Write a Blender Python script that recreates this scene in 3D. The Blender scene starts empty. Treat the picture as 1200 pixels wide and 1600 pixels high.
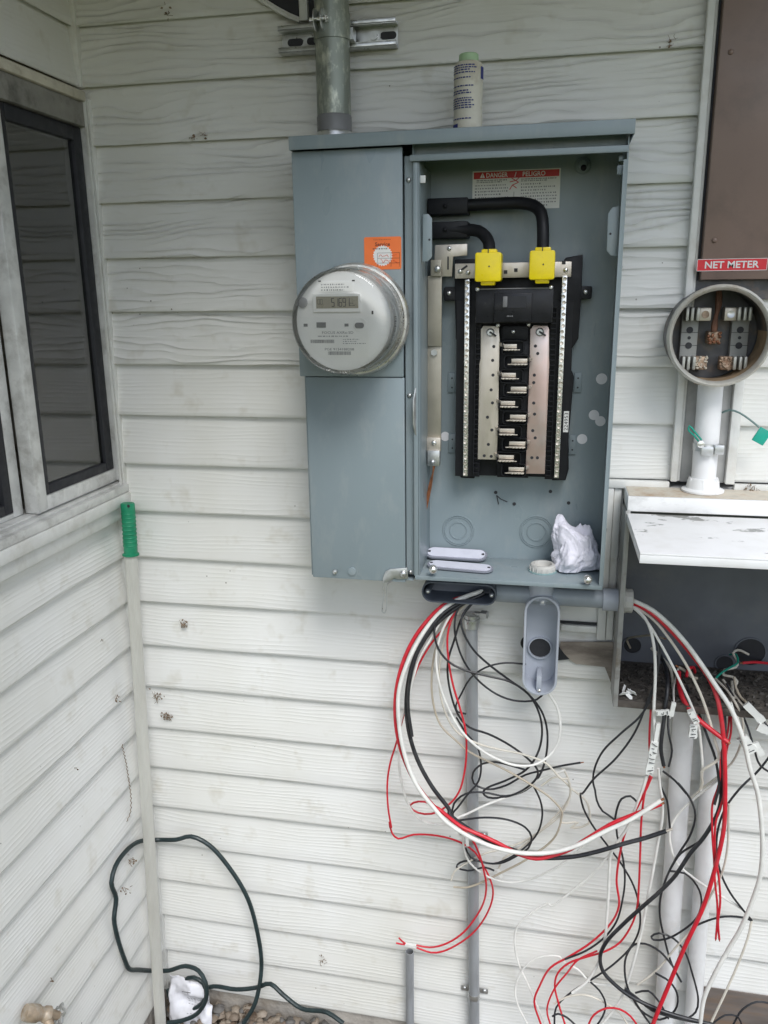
import bpy, bmesh, math, random
from mathutils import Vector, Matrix, noise
random.seed(7)
S = bpy.context.scene
COL = S.collection

# ------------------------------------------------------------------ camera
cam = bpy.data.cameras.new('camera'); camo = bpy.data.objects.new('camera', cam); COL.objects.link(camo)
cam.sensor_fit = 'VERTICAL'; cam.sensor_height = 36.0; cam.lens = 28.967
cam.clip_start = 0.02; cam.clip_end = 3000
_r = Vector((0.97951, 0.20102, -0.01222)); _d = Vector((0.04011, -0.2542, -0.96632)); _f = Vector((-0.19735, 0.94603, -0.25706))
camo.matrix_world = Matrix(((_r.x, -_d.x, -_f.x, 0.9021), (_r.y, -_d.y, -_f.y, -1.5506), (_r.z, -_d.z, -_f.z, 1.7229), (0, 0, 0, 1)))
S.camera = camo
# ------------------------------------------------------------------ sky and sun
SUN_EL, SUN_AZ = math.radians(51), math.radians(153)      # soft high cloud, from behind the camera and to the right
w = bpy.data.worlds.new('World'); S.world = w; w.use_nodes = True
nt = w.node_tree; bg = nt.nodes['Background']
sky = nt.nodes.new('ShaderNodeTexSky'); sky.sky_type = 'NISHITA'; sky.sun_disc = False
sky.sun_elevation = SUN_EL; sky.sun_rotation = SUN_AZ; sky.air_density = 1.0; sky.dust_density = 1.0; sky.ozone_density = 1.0
hsv = nt.nodes.new('ShaderNodeHueSaturation'); hsv.inputs['Saturation'].default_value = 0.6   # overcast: the blue is veiled
nt.links.new(sky.outputs[0], hsv.inputs['Color']); nt.links.new(hsv.outputs[0], bg.inputs['Color']); bg.inputs['Strength'].default_value = .14
sl = bpy.data.lights.new('sun', 'SUN'); sl.energy = 1.5; sl.angle = math.radians(26); sl.color = (1.0, 0.995, 0.985)
so = bpy.data.objects.new('sun', sl); COL.objects.link(so)
sd = Vector((math.sin(SUN_AZ) * math.cos(SUN_EL), math.cos(SUN_AZ) * math.cos(SUN_EL), math.sin(SUN_EL)))
so.rotation_euler = sd.to_track_quat('Z', 'Y').to_euler(); so.location = (2, -4, 6)
S.view_settings.view_transform = 'Standard'; S.view_settings.look = 'None'; S.view_settings.gamma = 1.0
S.view_settings.exposure = 0.58
S.render.engine = 'CYCLES'
cy = S.cycles; cy.max_bounces = 7; cy.diffuse_bounces = 4; cy.glossy_bounces = 3; cy.transmission_bounces = 4; cy.transparent_max_bounces = 10; cy.caustics_reflective = False; cy.caustics_refractive = False

# ------------------------------------------------------------------ helpers
class MB:
    """collects geometry in world metres; build() links it as ONE mesh object"""
    def __init__(s): s.v = []; s.f = []
    def add(s, vs, fs):
        o = len(s.v); s.v += [tuple(v) for v in vs]; s.f += [tuple(i + o for i in f) for f in fs]; return s
    def box(s, x0, y0, z0, x1, y1, z1):
        if x0 > x1: x0, x1 = x1, x0
        if y0 > y1: y0, y1 = y1, y0
        if z0 > z1: z0, z1 = z1, z0
        return s.add([(x0,y0,z0),(x1,y0,z0),(x1,y1,z0),(x0,y1,z0),(x0,y0,z1),(x1,y0,z1),(x1,y1,z1),(x0,y1,z1)],
                     [(0,3,2,1),(4,5,6,7),(0,1,5,4),(1,2,6,5),(2,3,7,6),(3,0,4,7)])
    def b4(s, b, ya, yb): return s.box(b[0], ya, b[1], b[2], yb, b[3])
    def bar(s, p0, p1, wd, th, up=(0, 0, 1)):
        p0, p1 = Vector(p0), Vector(p1); d = (p1 - p0).normalized(); u = Vector(up)
        a = d.cross(u).normalized() * wd / 2; c = a.cross(d).normalized() * th / 2
        return s.add([p0-a-c, p0+a-c, p0+a+c, p0-a+c, p1-a-c, p1+a-c, p1+a+c, p1-a+c],
                     [(0,1,2,3),(7,6,5,4),(0,4,5,1),(1,5,6,2),(2,6,7,3),(3,7,4,0)])
    def prism(s, poly, ya, yb):
        """polygon of (x,z) pushed from ya to yb"""
        n = len(poly)
        return s.add([(p[0], ya, p[1]) for p in poly] + [(p[0], yb, p[1]) for p in poly],
                     [tuple(range(n)), tuple(range(2*n-1, n-1, -1))] + [(i, i+n, (i+1) % n + n, (i+1) % n) for i in range(n)])
    def lathe(s, prof, o, ax, n=40, closed=False, cap=True, a0=0.0, a1=2*math.pi):
        """profile of (radius, height along axis)"""
        o = Vector(o); ax = Vector(ax).normalized(); t = Vector((1,0,0)) if abs(ax.x) < .8 else Vector((0,1,0))
        u = ax.cross(t).normalized(); v = ax.cross(u); b = len(s.v); m = len(prof); full = abs(a1-a0-2*math.pi) < 1e-6
        k = n if full else n + 1
        for i in range(k):
            a = a0 + (a1-a0)*i/n; d = u*math.cos(a) + v*math.sin(a)
            for r, h in prof: s.v.append(tuple(o + d*r + ax*h))
        for i in range(n):
            j = (i+1) % k
            for q in range(m if closed else m-1):
                q2 = (q+1) % m
                s.f.append((b+i*m+q, b+j*m+q, b+j*m+q2, b+i*m+q2))
        if full and not closed and cap:
            for q in (0, m-1):
                if prof[q][0] > 1e-6: s.f.append(tuple(b+i*m+q for i in range(n)))
        return s
    def cyl(s, p0, p1, r, r1=None, n=20):
        p0, p1 = Vector(p0), Vector(p1); r1 = r if r1 is None else r1
        return s.lathe([(r, 0), (r1, (p1-p0).length)], p0, p1-p0, n)
    def tube(s, pts, r, n=8, rf=None):
        pts = [Vector(p) for p in pts]; m = len(pts); b = len(s.v); N = None
        for i, p in enumerate(pts):
            t = (pts[min(i+1, m-1)] - pts[max(i-1, 0)]).normalized()
            if N is None: N = t.orthogonal().normalized()
            N = (N - t*N.dot(t)).normalized(); B = t.cross(N); rr = rf(i/(m-1)) if rf else r
            for k in range(n):
                a = 2*math.pi*k/n; s.v.append(tuple(p + (N*math.cos(a) + B*math.sin(a))*rr))
        for i in range(m-1):
            for k in range(n): s.f.append((b+i*n+k, b+i*n+(k+1) % n, b+(i+1)*n+(k+1) % n, b+(i+1)*n+k))
        s.f.append(tuple(b+k for k in range(n-1, -1, -1))); s.f.append(tuple(b+(m-1)*n+k for k in range(n)))
        return s
    def quad(s, a, b, c, d): return s.add([a, b, c, d], [(0, 1, 2, 3)])
    def build(s, name, mat, parent=None, bevel=0.0, seg=2, smooth=35, kind=None, origin=None, recalc=True):
        root = parent
        while root is not None and root.parent is not None: root = root.parent
        if root is not None: o = root.location.copy()
        elif origin is not None: o = Vector(origin)
        else:
            xs, ys, zs = zip(*s.v); o = Vector(((min(xs)+max(xs))/2, (min(ys)+max(ys))/2, min(zs)))
        me = bpy.data.meshes.new(name); bm = bmesh.new()
        vs = [bm.verts.new(Vector(v) - o) for v in s.v]
        for f in s.f:
            try: bm.faces.new([vs[i] for i in f])
            except ValueError: pass
        if recalc: bmesh.ops.recalc_face_normals(bm, faces=bm.faces)
        if bevel > 0:
            ed = [e for e in bm.edges if len(e.link_faces) == 2 and e.calc_face_angle(0) > 0.6]
            bmesh.ops.bevel(bm, geom=ed, offset=bevel, segments=seg, affect='EDGES', profile=0.5, clamp_overlap=True)
        bm.to_mesh(me); bm.free()
        if smooth: me.shade_smooth(); me.set_sharp_from_angle(angle=math.radians(smooth))
        me.materials.append(mat)
        ob = bpy.data.objects.new(name, me); COL.objects.link(ob)
        if parent is not None: ob.parent = parent
        else: ob.location = o
        if kind: ob['kind'] = kind
        return ob

def tag(o, label, cat, group=None):
    o['label'] = label; o['category'] = cat
    if group: o['group'] = group
    return o
def thing(name, loc, label, cat, group=None):
    o = bpy.data.objects.new(name, None); o.empty_display_size = 0.05; COL.objects.link(o); o.location = loc
    return tag(o, label, cat, group)
def smooth_path(pts, step=0.012):
    P = [Vector(p) for p in pts]; P = [P[0]*2 - P[1]] + P + [P[-1]*2 - P[-2]]; out = []
    for i in range(1, len(P)-2):
        p0, p1, p2, p3 = P[i-1], P[i], P[i+1], P[i+2]; L = max((p2-p1).length, 1e-4); n = max(2, int(L/step))
        t01, t12, t23 = [max((a-b).length, 1e-4)**.5 for a, b in ((p0,p1),(p1,p2),(p2,p3))]
        m1 = (p2-p1) + t12*((p1-p0)/t01 - (p2-p0)/(t01+t12)); m2 = (p2-p1) + t12*((p3-p2)/t23 - (p3-p1)/(t12+t23))
        for k in range(n):
            t = k/n; h = t*t
            out.append((2*(p1-p2)+m1+m2)*h*t + (3*(p2-p1)-2*m1-m2)*h + m1*t + p1)
    out.append(P[-2]); return out
def rrect(x0, z0, x1, z1, r, n=5):
    out = []
    for cx, cz, a in ((x1-r, z1-r, 0), (x0+r, z1-r, 90), (x0+r, z0+r, 180), (x1-r, z0+r, 270)):
        for k in range(n+1):
            t = math.radians(a + 90*k/n); out.append((cx + r*math.cos(t), cz + r*math.sin(t)))
    return out
def text(name, body, b, y, mat, parent, rot=False, bold=0.0):
    """lettering that fills the (x0,z0,x1,z1) box on the plane Y=y, facing the yard; rot = reads upwards"""
    cu = bpy.data.curves.new(name, 'FONT'); cu.body = body; cu.size = 1; cu.resolution_u = 2; cu.offset = bold
    t = bpy.data.objects.new(name, cu); COL.objects.link(t)
    bpy.context.view_layer.update()
    me = bpy.data.meshes.new_from_object(t.evaluated_get(bpy.context.evaluated_depsgraph_get()))
    COL.objects.unlink(t); bpy.data.objects.remove(t)
    xs = [v.co.x for v in me.vertices]; ys = [v.co.y for v in me.vertices]
    x0, x1, y0, y1 = min(xs), max(xs), min(ys), max(ys); root = parent
    while root.parent is not None: root = root.parent
    for v in me.vertices:
        u, q = (v.co.x-x0)/(x1-x0), (v.co.y-y0)/(y1-y0)
        if rot: u, q = 1-q, u
        v.co = Vector((b[0]+u*(b[2]-b[0]), y, b[1]+q*(b[3]-b[1]))) - root.location
    me.materials.append(mat); ob = bpy.data.objects.new(name, me); COL.objects.link(ob); ob.parent = parent
    return ob
def print_lines(name, b, y, rows, mat, parent, fill=0.55, seed=1, word=(0.03, 0.11)):
    """rows of print too small to read: short dashes in words"""
    rn = random.Random(seed); m = MB(); h = (b[3]-b[1])/rows; W = b[2]-b[0]
    for i in range(rows):
        x = b[0]; z = b[3] - h*(i+.5); end = b[2] - (rn.random()*.45*W if rn.random() < .5 else 0)
        while x < end:
            L = min(W*rn.uniform(*word), end-x)
            k = max(1, int(L/(h*.45)))
            for j in range(k):
                a = x + L*j/k; hh = h*fill*.5*rn.uniform(.55, 1)
                m.quad((a, y, z-hh), (a+L/k*.62, y, z-hh), (a+L/k*.62, y, z+hh), (a, y, z+hh))
            x += L + W*.018
    return m.build(name, mat, parent, smooth=0)

# ------------------------------------------------------------------ materials
class Mat:
    def __init__(s, name):
        s.m = bpy.data.materials.new(name); s.m.use_nodes = True; s.nt = s.m.node_tree; s.n = s.nt.nodes; s.p = s.n['Principled BSDF']
    def node(s, t, **k):
        n = s.n.new(t)
        for a, v in k.items():
            if a.startswith('i_'): n.inputs[a[2:].replace('_', ' ')].default_value = v
            else: setattr(n, a, v)
        return n
    def link(s, a, b): s.nt.links.new(a, b)
    def math(s, op, a, b=None, clamp=False):
        n = s.node('ShaderNodeMath', operation=op, use_clamp=clamp)
        for i, v in enumerate((a, b)):
            if v is None: continue
            if hasattr(v, 'is_linked'): s.link(v, n.inputs[i])
            else: n.inputs[i].default_value = v
        return n.outputs[0]
    def mix(s, fac, a, b, blend='MIX'):
        n = s.node('ShaderNodeMix', data_type='RGBA', blend_type=blend)
        for i, v in ((0, fac), (6, a), (7, b)):
            if hasattr(v, 'is_linked'): s.link(v, n.inputs[i])
            else: n.inputs[i].default_value = v if i == 0 else (*v, 1)
        return n.outputs[2]
    def ramp(s, fac, a, b):
        n = s.node('ShaderNodeMapRange'); n.inputs[1].default_value = a; n.inputs[2].default_value = b; s.link(fac, n.inputs[0]); return n.outputs[0]
    def noise(s, scale, detail=3, vec=None, rough=.5, dist=0):
        n = s.node('ShaderNodeTexNoise', i_Scale=scale, i_Detail=detail, i_Roughness=rough, i_Distortion=dist)
        if vec is not None: s.link(vec, n.inputs['Vector'])
        return n.outputs[0]
    def pos(s, sc=(1, 1, 1), rnd=0.0):
        g = s.node('ShaderNodeNewGeometry').outputs['Position']
        if rnd:
            o = s.node('ShaderNodeObjectInfo').outputs['Random']; v = s.node('ShaderNodeVectorMath', operation='SCALE'); v.inputs[0].default_value = (1, .7, .9)
            s.link(s.math('MULTIPLY', o, rnd), v.inputs['Scale'])
            a = s.node('ShaderNodeVectorMath', operation='ADD'); s.link(g, a.inputs[0]); s.link(v.outputs[0], a.inputs[1]); g = a.outputs[0]
        mp = s.node('ShaderNodeMapping'); mp.inputs['Scale'].default_value = sc; s.link(g, mp.inputs['Vector']); return mp.outputs[0]
    def bump(s, h, dist, strength=1.0):
        b = s.node('ShaderNodeBump'); b.inputs['Distance'].default_value = dist; b.inputs['Strength'].default_value = strength
        s.link(h, b.inputs['Height']); s.link(b.outputs[0], s.p.inputs['Normal'])
def mat(name, col, rough=.5, metal=0., var=.12, vscale=30, dirt=None, dirt_amt=0., dirt_scale=12, bump=0., bscale=200, spec=None, rvar=.12, stretch=(1, 1, 1), coat=0):
    """plain stuff with uneven colour, uneven gloss, optional grime and fine relief"""
    M = Mat(name); c = tuple(col); v = M.pos(stretch)
    n1 = M.noise(vscale, 4, v)
    cc = M.mix(M.ramp(n1, .3, .7), tuple(a*(1-var) for a in c), tuple(min(1, a*(1+var)) for a in c))
    if dirt is not None:
        n2 = M.noise(dirt_scale, 6, v, .65); f = M.math('MULTIPLY', M.ramp(n2, .5, .72), dirt_amt, True); cc = M.mix(f, cc, dirt)
    M.link(cc, M.p.inputs['Base Color'])
    n3 = M.noise(vscale*2.3, 3, v); r = M.ramp(n3, .25, .75); q = M.math('MULTIPLY_ADD', r, 2*rvar); q.node.inputs[2].default_value = max(.02, rough-rvar)
    M.link(q, M.p.inputs['Roughness']); M.p.inputs['Metallic'].default_value = metal
    if spec is not None: M.p.inputs['Specular IOR Level'].default_value = spec
    if coat: M.p.inputs['Coat Weight'].default_value = coat
    if bump: M.bump(M.noise(bscale, 3, v), bump)
    return M.m
def siding_mat(name, ax, coarse):
    """white embossed vinyl: wood grain ridges that run along the board, weathering film and fly specks"""
    M = Mat(name); sc = (1, 1, 1)
    P = M.pos(sc, 37.0); sep = M.node('ShaderNodeSeparateXYZ'); M.link(P, sep.inputs[0])
    along, z = sep.outputs[ax], sep.outputs[2]
    cmb = M.node('ShaderNodeCombineXYZ'); M.link(M.math('MULTIPLY', along, 2.6), cmb.inputs[0]); M.link(M.math('MULTIPLY', z, 11), cmb.inputs[2]); wv = cmb.outputs[0]
    warp = M.noise(1.0, 3, wv, .5)
    v = M.math('ADD', M.math('MULTIPLY', z, 74 if coarse else 120), M.math('MULTIPLY', warp, 7.5 if coarse else 4.5))
    pp = M.math('PINGPONG', v, .5); rid = M.math('POWER', M.math('MULTIPLY', pp, 2), 2.2)
    c2 = M.node('ShaderNodeCombineXYZ'); M.link(M.math('MULTIPLY', along, 4), c2.inputs[0]); M.link(M.math('MULTIPLY', z, 34), c2.inputs[2])
    msk = M.ramp(M.noise(1.0, 2, c2.outputs[0]), .34, .58)
    c3 = M.node('ShaderNodeCombineXYZ'); M.link(M.math('MULTIPLY', along, 9), c3.inputs[0]); M.link(M.math('MULTIPLY', z, 260), c3.inputs[2])
    fine = M.noise(1.0, 2, c3.outputs[0])
    h = M.math('ADD', M.math('MULTIPLY', rid, msk), M.math('MULTIPLY', fine, .22))
    M.bump(h, .0034 if coarse else .0010, .75 if coarse else .5)
    film = M.noise(3.0, 4, M.pos((1, 1, .55)), .6)
    base = M.mix(M.ramp(film, .38, .68), (.80, .80, .78), (.73, .722, .672))
    g2 = M.ramp(M.noise(14, 3, M.pos((1, 1, 1)), .7), .58, .76)
    base = M.mix(M.math('MULTIPLY', g2, .42), base, (.50, .46, .36))
    vo = M.node('ShaderNodeTexVoronoi', i_Scale=34.0); M.link(M.pos((1, 1, 1.0), 5.0), vo.inputs['Vector'])
    gate = M.ramp(M.noise(5, 2, M.pos()), .56, .62)
    speck = M.math('MULTIPLY', M.math('LESS_THAN', vo.outputs['Distance'], .055), gate)
    base = M.mix(M.math('MULTIPLY', speck, .8), base, (.14, .11, .08))
    M.link(base, M.p.inputs['Base Color']); M.p.inputs['Roughness'].default_value = .48
    return M.m
def thin_glass(name, tint=(1, 1, 1), refl=.06, rough=.0):
    M = Mat(name); M.n.remove(M.p); t = M.node('ShaderNodeBsdfTransparent'); t.inputs[0].default_value = (*tint, 1)
    g = M.node('ShaderNodeBsdfGlossy'); g.inputs['Roughness'].default_value = rough
    f = M.node('ShaderNodeFresnel', i_IOR=1.52); fac = M.math('MULTIPLY', f.outputs[0], refl/.043, True)
    mx = M.node('ShaderNodeMixShader'); M.link(fac, mx.inputs[0]); M.link(t.outputs[0], mx.inputs[1]); M.link(g.outputs[0], mx.inputs[2])
    M.link(mx.outputs[0], M.n['Material Output'].inputs[0]); return M.m
m_side = siding_mat('coarse_grain_siding', 0, 1); m_sidef = siding_mat('fine_grain_siding', 0, 0); m_sidel = siding_mat('fine_grain_siding_left', 1, 0)
m_trim = mat('white_vinyl_trim', (.74, .74, .71), .45, var=.06, dirt=(.40, .35, .26), dirt_amt=.35, dirt_scale=18)
m_soffit = mat('soffit_paint', (.42, .40, .34), .6, dirt=(.2, .17, .12), dirt_amt=.4)
m_alu = mat('aged_aluminium', (.72, .72, .70), .5, .3, dirt=(.20, .18, .15), dirt_amt=.5, dirt_scale=22)
m_aludk = mat('grimy_aluminium', (.30, .29, .265), .6, .25, dirt=(.05, .045, .04), dirt_amt=.7, dirt_scale=20)
m_gasket = mat('black_gasket', (.018, .019, .024), .55)
m_room = mat('room_paint', (.42, .42, .38), .8)
m_brass = mat('gilt_frame', (.80, .52, .18), .5)
m_glass = thin_glass('window_glass', (.84, .87, .84), .12)
m_pgrey = mat('grey_panel_paint', (.250, .305, .328), .38, var=.05, vscale=5, bump=.00015, bscale=700, spec=.5, rvar=.13, dirt=(.42, .43, .42), dirt_amt=.30, dirt_scale=18, stretch=(1.6, 1.6, .6))
m_black = mat('black_plastic', (.009, .0095, .012), .5, var=.2, spec=.3)
m_blackg = mat('black_glossy_plastic', (.012, .0125, .016), .36, var=.15, spec=.35)
m_tin = mat('tinned_aluminium', (.66, .60, .52), .44, .7, var=.06, vscale=60, stretch=(1, 1, .3))
m_tinp = mat('tinned_bus_pink_reflection', (.66, .50, .45), .42, .7, var=.08, vscale=14, dirt=(.58, .57, .56), dirt_amt=.8, dirt_scale=6)  # pinkish copper reflection put into the base colour
m_alb = mat('bright_aluminium', (.82, .82, .80), .30, .9, var=.1, vscale=150)
m_zinc = mat('zinc_steel', (.62, .63, .63), .36, .85, var=.18, vscale=40, dirt=(.30, .30, .28), dirt_amt=.5)
m_galv = mat('galvanised_conduit', (.27, .295, .26), .40, .45, var=.15, vscale=16, dirt=(.70, .71, .60), dirt_amt=.9, dirt_scale=60, bump=.0004, bscale=120, stretch=(1, 1, .45))
m_emt = mat('weathered_emt', (.44, .46, .485), .52, .55, var=.10, vscale=30, dirt=(.30, .31, .32), dirt_amt=.5, dirt_scale=40, stretch=(1, 1, .25))
m_yel = mat('yellow_cap', (.95, .74, .005), .34, var=.08, dirt=(.62, .44, .05), dirt_amt=.35, dirt_scale=60)
m_cable = mat('black_cable', (.012, .0125, .015), .5, var=.25, spec=.3)
m_copper = mat('bare_copper', (.48, .20, .10), .45, .8, var=.3, vscale=120)
m_coprust = mat('tarnished_copper', (.17, .085, .055), .6, .5, var=.3, vscale=60)
m_paper = mat('white_label', (.80, .80, .77), .45, var=.03)
m_red = mat('red_print', (.58, .025, .030), .45, var=.05)
m_redb = mat('red_placard', (.74, .02, .035), .4, var=.05)
m_ink = mat('dark_ink', (.03, .03, .035), .6, var=0)
m_inkg = mat('grey_ink', (.22, .22, .23), .6, var=0)
m_inkb = mat('blue_ink', (.03, .04, .20), .6, var=0)
m_white = mat('white_print', (.84, .84, .82), .5, var=.02)
m_orange = mat('orange_sticker', (.95, .21, .05), .5, var=.05)
m_pvc = mat('grey_pvc', (.30, .335, .375), .40, var=.06, dirt=(.42, .44, .45), dirt_amt=.25, dirt_scale=25)
m_pvcl = mat('light_grey_pvc', (.44, .47, .53), .42, var=.05)
m_pvcw = mat('white_painted_conduit', (.80, .80, .80), .42, var=.03, dirt=(.52, .49, .43), dirt_amt=.3, dirt_scale=16)
m_bush = mat('bushing_plastic', (.56, .55, .52), .5, var=.08)
m_rag = mat('lavender_white_cloth', (.78, .77, .86), .85, var=.04, bump=.0006, bscale=420)
m_mface = mat('meter_face', (.80, .80, .78), .5, var=.02)
m_mbody = mat('meter_body', (.74, .74, .715), .35, .0, var=.12, vscale=50)
m_lcd = mat('lcd', (.265, .25, .19), .3, var=.05)
m_mgrey = mat('meter_grey', (.20, .20, .205), .4)
m_poly = thin_glass('meter_cover', (.985, .988, .985), .035)
m_ring = mat('meter_ring', (.70, .69, .66), .32, .85, var=.15, vscale=60, dirt=(.42, .30, .2), dirt_amt=.4)
m_dkbox = mat('old_box_steel', (.125, .135, .158), .5, .15, var=.22, vscale=7, dirt=(.20, .195, .19), dirt_amt=.6, dirt_scale=5)
m_flange = mat('old_box_flange', (.33, .33, .32), .5, .1, dirt=(.15, .115, .085), dirt_amt=.8, dirt_scale=26)
m_wpaint = mat('chipped_white_paint', (.83, .83, .82), .42, var=.03, vscale=10, dirt=(.33, .32, .30), dirt_amt=.75, dirt_scale=17, stretch=(.5, 1, 1))
m_lidp = None
m_dust = mat('dusty_ledge', (.60, .55, .46), .8, var=.12, vscale=40, dirt=(.34, .21, .11), dirt_amt=.8, dirt_scale=20)
m_brown = mat('brown_enamel', (.25, .175, .145), .42, var=.05, vscale=5, dirt=(.10, .075, .065), dirt_amt=.35, dirt_scale=14)
m_backer = mat('grey_backer', (.42, .42, .41), .6, dirt=(.2, .18, .16), dirt_amt=.5)
m_ply = mat('weathered_board', (.36, .315, .265), .8, var=.25, vscale=25, dirt=(.10, .075, .06), dirt_amt=.9, dirt_scale=18, stretch=(.3, 1, 1))
m_socket = mat('socket_steel', (.105, .105, .11), .5, .3, var=.25, dirt=(.30, .20, .12), dirt_amt=.6, dirt_scale=22)
m_socketr = mat('socket_rim', (.52, .51, .46), .45, .4, var=.12, dirt=(.30, .20, .11), dirt_amt=.6, dirt_scale=28)
m_fiber = mat('jaw_block', (.34, .345, .33), .6, var=.1, dirt=(.2, .15, .1), dirt_amt=.4)
m_rust = mat('rusty_lug', (.44, .33, .24), .6, .4, var=.3, vscale=110, dirt=(.25, .10, .05), dirt_amt=.8, dirt_scale=90)
m_green = mat('green_grip', (.005, .235, .115), .5, var=.12, dirt=(.08, .33, .2), dirt_amt=.35, dirt_scale=30)
m_pole = mat('fluted_pole', (.60, .595, .55), .48, .15, var=.06, dirt=(.42, .40, .35), dirt_amt=.4, stretch=(1, 1, .2))
m_hose = mat('dark_green_hose', (.016, .030, .032), .42, var=.3, vscale=50)
m_tap = mat('tarnished_brass', (.36, .28, .20), .55, .35, var=.3, vscale=60, dirt=(.6, .58, .52), dirt_amt=.5, dirt_scale=50)
m_tapw = mat('silver_handle', (.55, .56, .55), .35, .8, var=.15)
m_grnw = mat('green_wire', (.01, .28, .20), .45, var=.1)
def wire_mat(n, c, r=.36): return mat(n, c, r, var=.10, vscale=40, rvar=.08, dirt=tuple(min(1, a*.6+.12) for a in c), dirt_amt=.35, dirt_scale=28)
WM = dict(red=wire_mat('red_insulation', (.62, .018, .035)), white=wire_mat('white_insulation', (.80, .79, .75)), cream=wire_mat('cream_insulation', (.66, .62, .54)),
          black=wire_mat('black_insulation', (.018, .019, .023)), tan=wire_mat('tan_insulation', (.48, .42, .33)), green=m_grnw)

# ================================================================== setting
g = MB(); N = 60
g.add([(-60, -90, -.03), (60, -90, -.03), (60, 30, -.03), (-60, 30, -.03)], [(0, 1, 2, 3)])
M = Mat('yard_soil_and_grass')
pn = M.noise(1.3, 6, M.pos(), .6); pf = M.noise(40, 5, M.pos(), .7)
gc = M.mix(M.ramp(pf, .35, .7), (.085, .10, .03), (.17, .185, .075)); sc_ = M.mix(M.ramp(pf, .35, .7), (.10, .075, .05), (.22, .18, .13))
sp = M.node('ShaderNodeSeparateXYZ'); M.link(M.pos(), sp.inputs[0])
edge = M.ramp(M.math('ADD', sp.outputs[1], M.math('MULTIPLY', pn, .5)), -1.0, -.4)
M.link(M.mix(edge, gc, sc_), M.p.inputs['Base Color']); M.p.inputs['Roughness'].default_value = .9; M.bump(pf, .02)
ground = g.build('ground', M.m, smooth=0, origin=(0, 0, 0)); ground['kind'] = 'structure'
# gravel strip along the wall
gv = MB(); rn = random.Random(3)
for i in range(900):
    x, y = rn.uniform(.02, .72), -abs(rn.gauss(0, .10)) - .012
    if i > 650: x = rn.uniform(.7, 1.7)
    hz = .015*max(0, 1-abs(x-.28)/.35) + rn.uniform(-.01, .02)
    r = rn.uniform(.006, .015); a, b_, c_ = r*rn.uniform(.9, 1.4), r*rn.uniform(.7, 1.1), r*rn.uniform(.5, .8)
    ang = rn.uniform(0, 3.14); ca, sa = math.cos(ang), math.sin(ang); base = len(gv.v)
    for ring, (rr, zz) in enumerate(((.0, -1), (.8, -.55), (1, .1), (.62, .75), (0, 1))):
        if rr == 0: gv.v.append((x, y, hz+c_*zz)); continue
        for k in range(7):
            t = 6.283*k/7 + ring*.3; q = rr*rn.uniform(.82, 1.12); px_, py_ = a*q*math.cos(t), b_*q*math.sin(t)
            gv.v.append((x+px_*ca-py_*sa, y+px_*sa+py_*ca, hz+c_*zz*rn.uniform(.85, 1.1)))
    for k in range(7):
        k2 = (k+1) % 7
        gv.f += [(base, base+1+k2, base+1+k), (base+22, base+15+k, base+15+k2)]
        for q in (0, 7): gv.f.append((base+1+q+k, base+1+q+k2, base+8+q+k2, base+8+q+k))
M = Mat('river_gravel'); ri = M.node('ShaderNodeNewGeometry').outputs['Random Per Island']
c1 = M.mix(ri, (.13, .085, .055), (.42, .36, .29)); c1 = M.mix(M.math('GREATER_THAN', M.math('FRACT', M.math('MULTIPLY', ri, 7.3)), .6), c1, (.17, .17, .165))
M.link(M.mix(M.math('MULTIPLY', M.noise(160, 4, M.pos()), .5), c1, (.10, .07, .05)), M.p.inputs['Base Color']); M.p.inputs['Roughness'].default_value = .65; M.bump(M.noise(300, 3, M.pos()), .001)
gv.build('gravel', M.m, smooth=50, kind='stuff', origin=(.3, -.05, 0))['label'] = 'brown and grey river pebbles along the foot of the siding'

# ================================================================== house
house = thing('house', (0, 0, 0), 'house corner clad in weathered white embossed lap siding with an aluminium window', 'house')
PITCH = .1016
def board(name, z, a0, a1, ax, m, seed, z1=None):
    """one course of lap siding, along X on the back wall (ax 0) or along -Y on the left wall (ax 1)"""
    mb = MB(); n = max(4, int(abs(a1-a0)/.05)); zt = z + PITCH + .014 if z1 is None else z1
    prof = [(.0005, z+.010), (.0100, z+.0050), (.0112, z), (.0130, z), (.0142, z+.0020), (.0146, z+.006), (.0106, z+.030), (.0012, zt)]
    for i in range(n+1):
        t = a0 + (a1-a0)*i/n
        for k, (o, zz) in enumerate(prof):
            nv = noise.noise(Vector((t*3.1, seed*1.7, k*.25)))*.0011; nz = noise.noise(Vector((t*2.3, seed*3.1+9, 0)))*.0011
            o2 = o + (nv if 0 < k < 7 else 0)
            mb.v.append((t, -o2, zz+nz) if ax == 0 else (o2, t, zz+nz))
    m_ = len(prof)
    for i in range(n):
        for k in range(m_-1): mb.f.append((i*m_+k, (i+1)*m_+k, (i+1)*m_+k+1, i*m_+k+1))
    return mb.build(name, m, house, smooth=28, recalc=True)
for k in range(-2, 22):
    z = 2.2 - PITCH*k
    cut = 9 <= k <= 12
    if k == 12:                                  # one butt joint in this course, beside the latch of the grey cabinet
        board('siding_board', z, .004, .588, 0, m_sidef, k); board('siding_board', z-.0015, .586, 1.036, 0, m_sidef, k+50)
    else:
        board('siding_board', z, .004, 1.034 if cut else 1.6, 0, m_side if k < 7 else m_sidef, k, z1=.984 if k == 13 else None)
for k in range(-2, 22):
    z = 2.2 - PITCH*k
    if 1.28 < z + PITCH and z < 2.09:            # the window takes this stretch
        if z < 1.274: board('siding_board', z, -.012, -1.6, 1, m_sidel, k+100, z1=1.285)
        elif z + PITCH > 2.10: board('siding_board', z if z > 2.09 else 2.092, -.012, -1.6, 1, m_sidel, k+100)
        continue
    board('siding_board', z, -.012, -1.6, 1, m_sidel, k+100)
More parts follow.
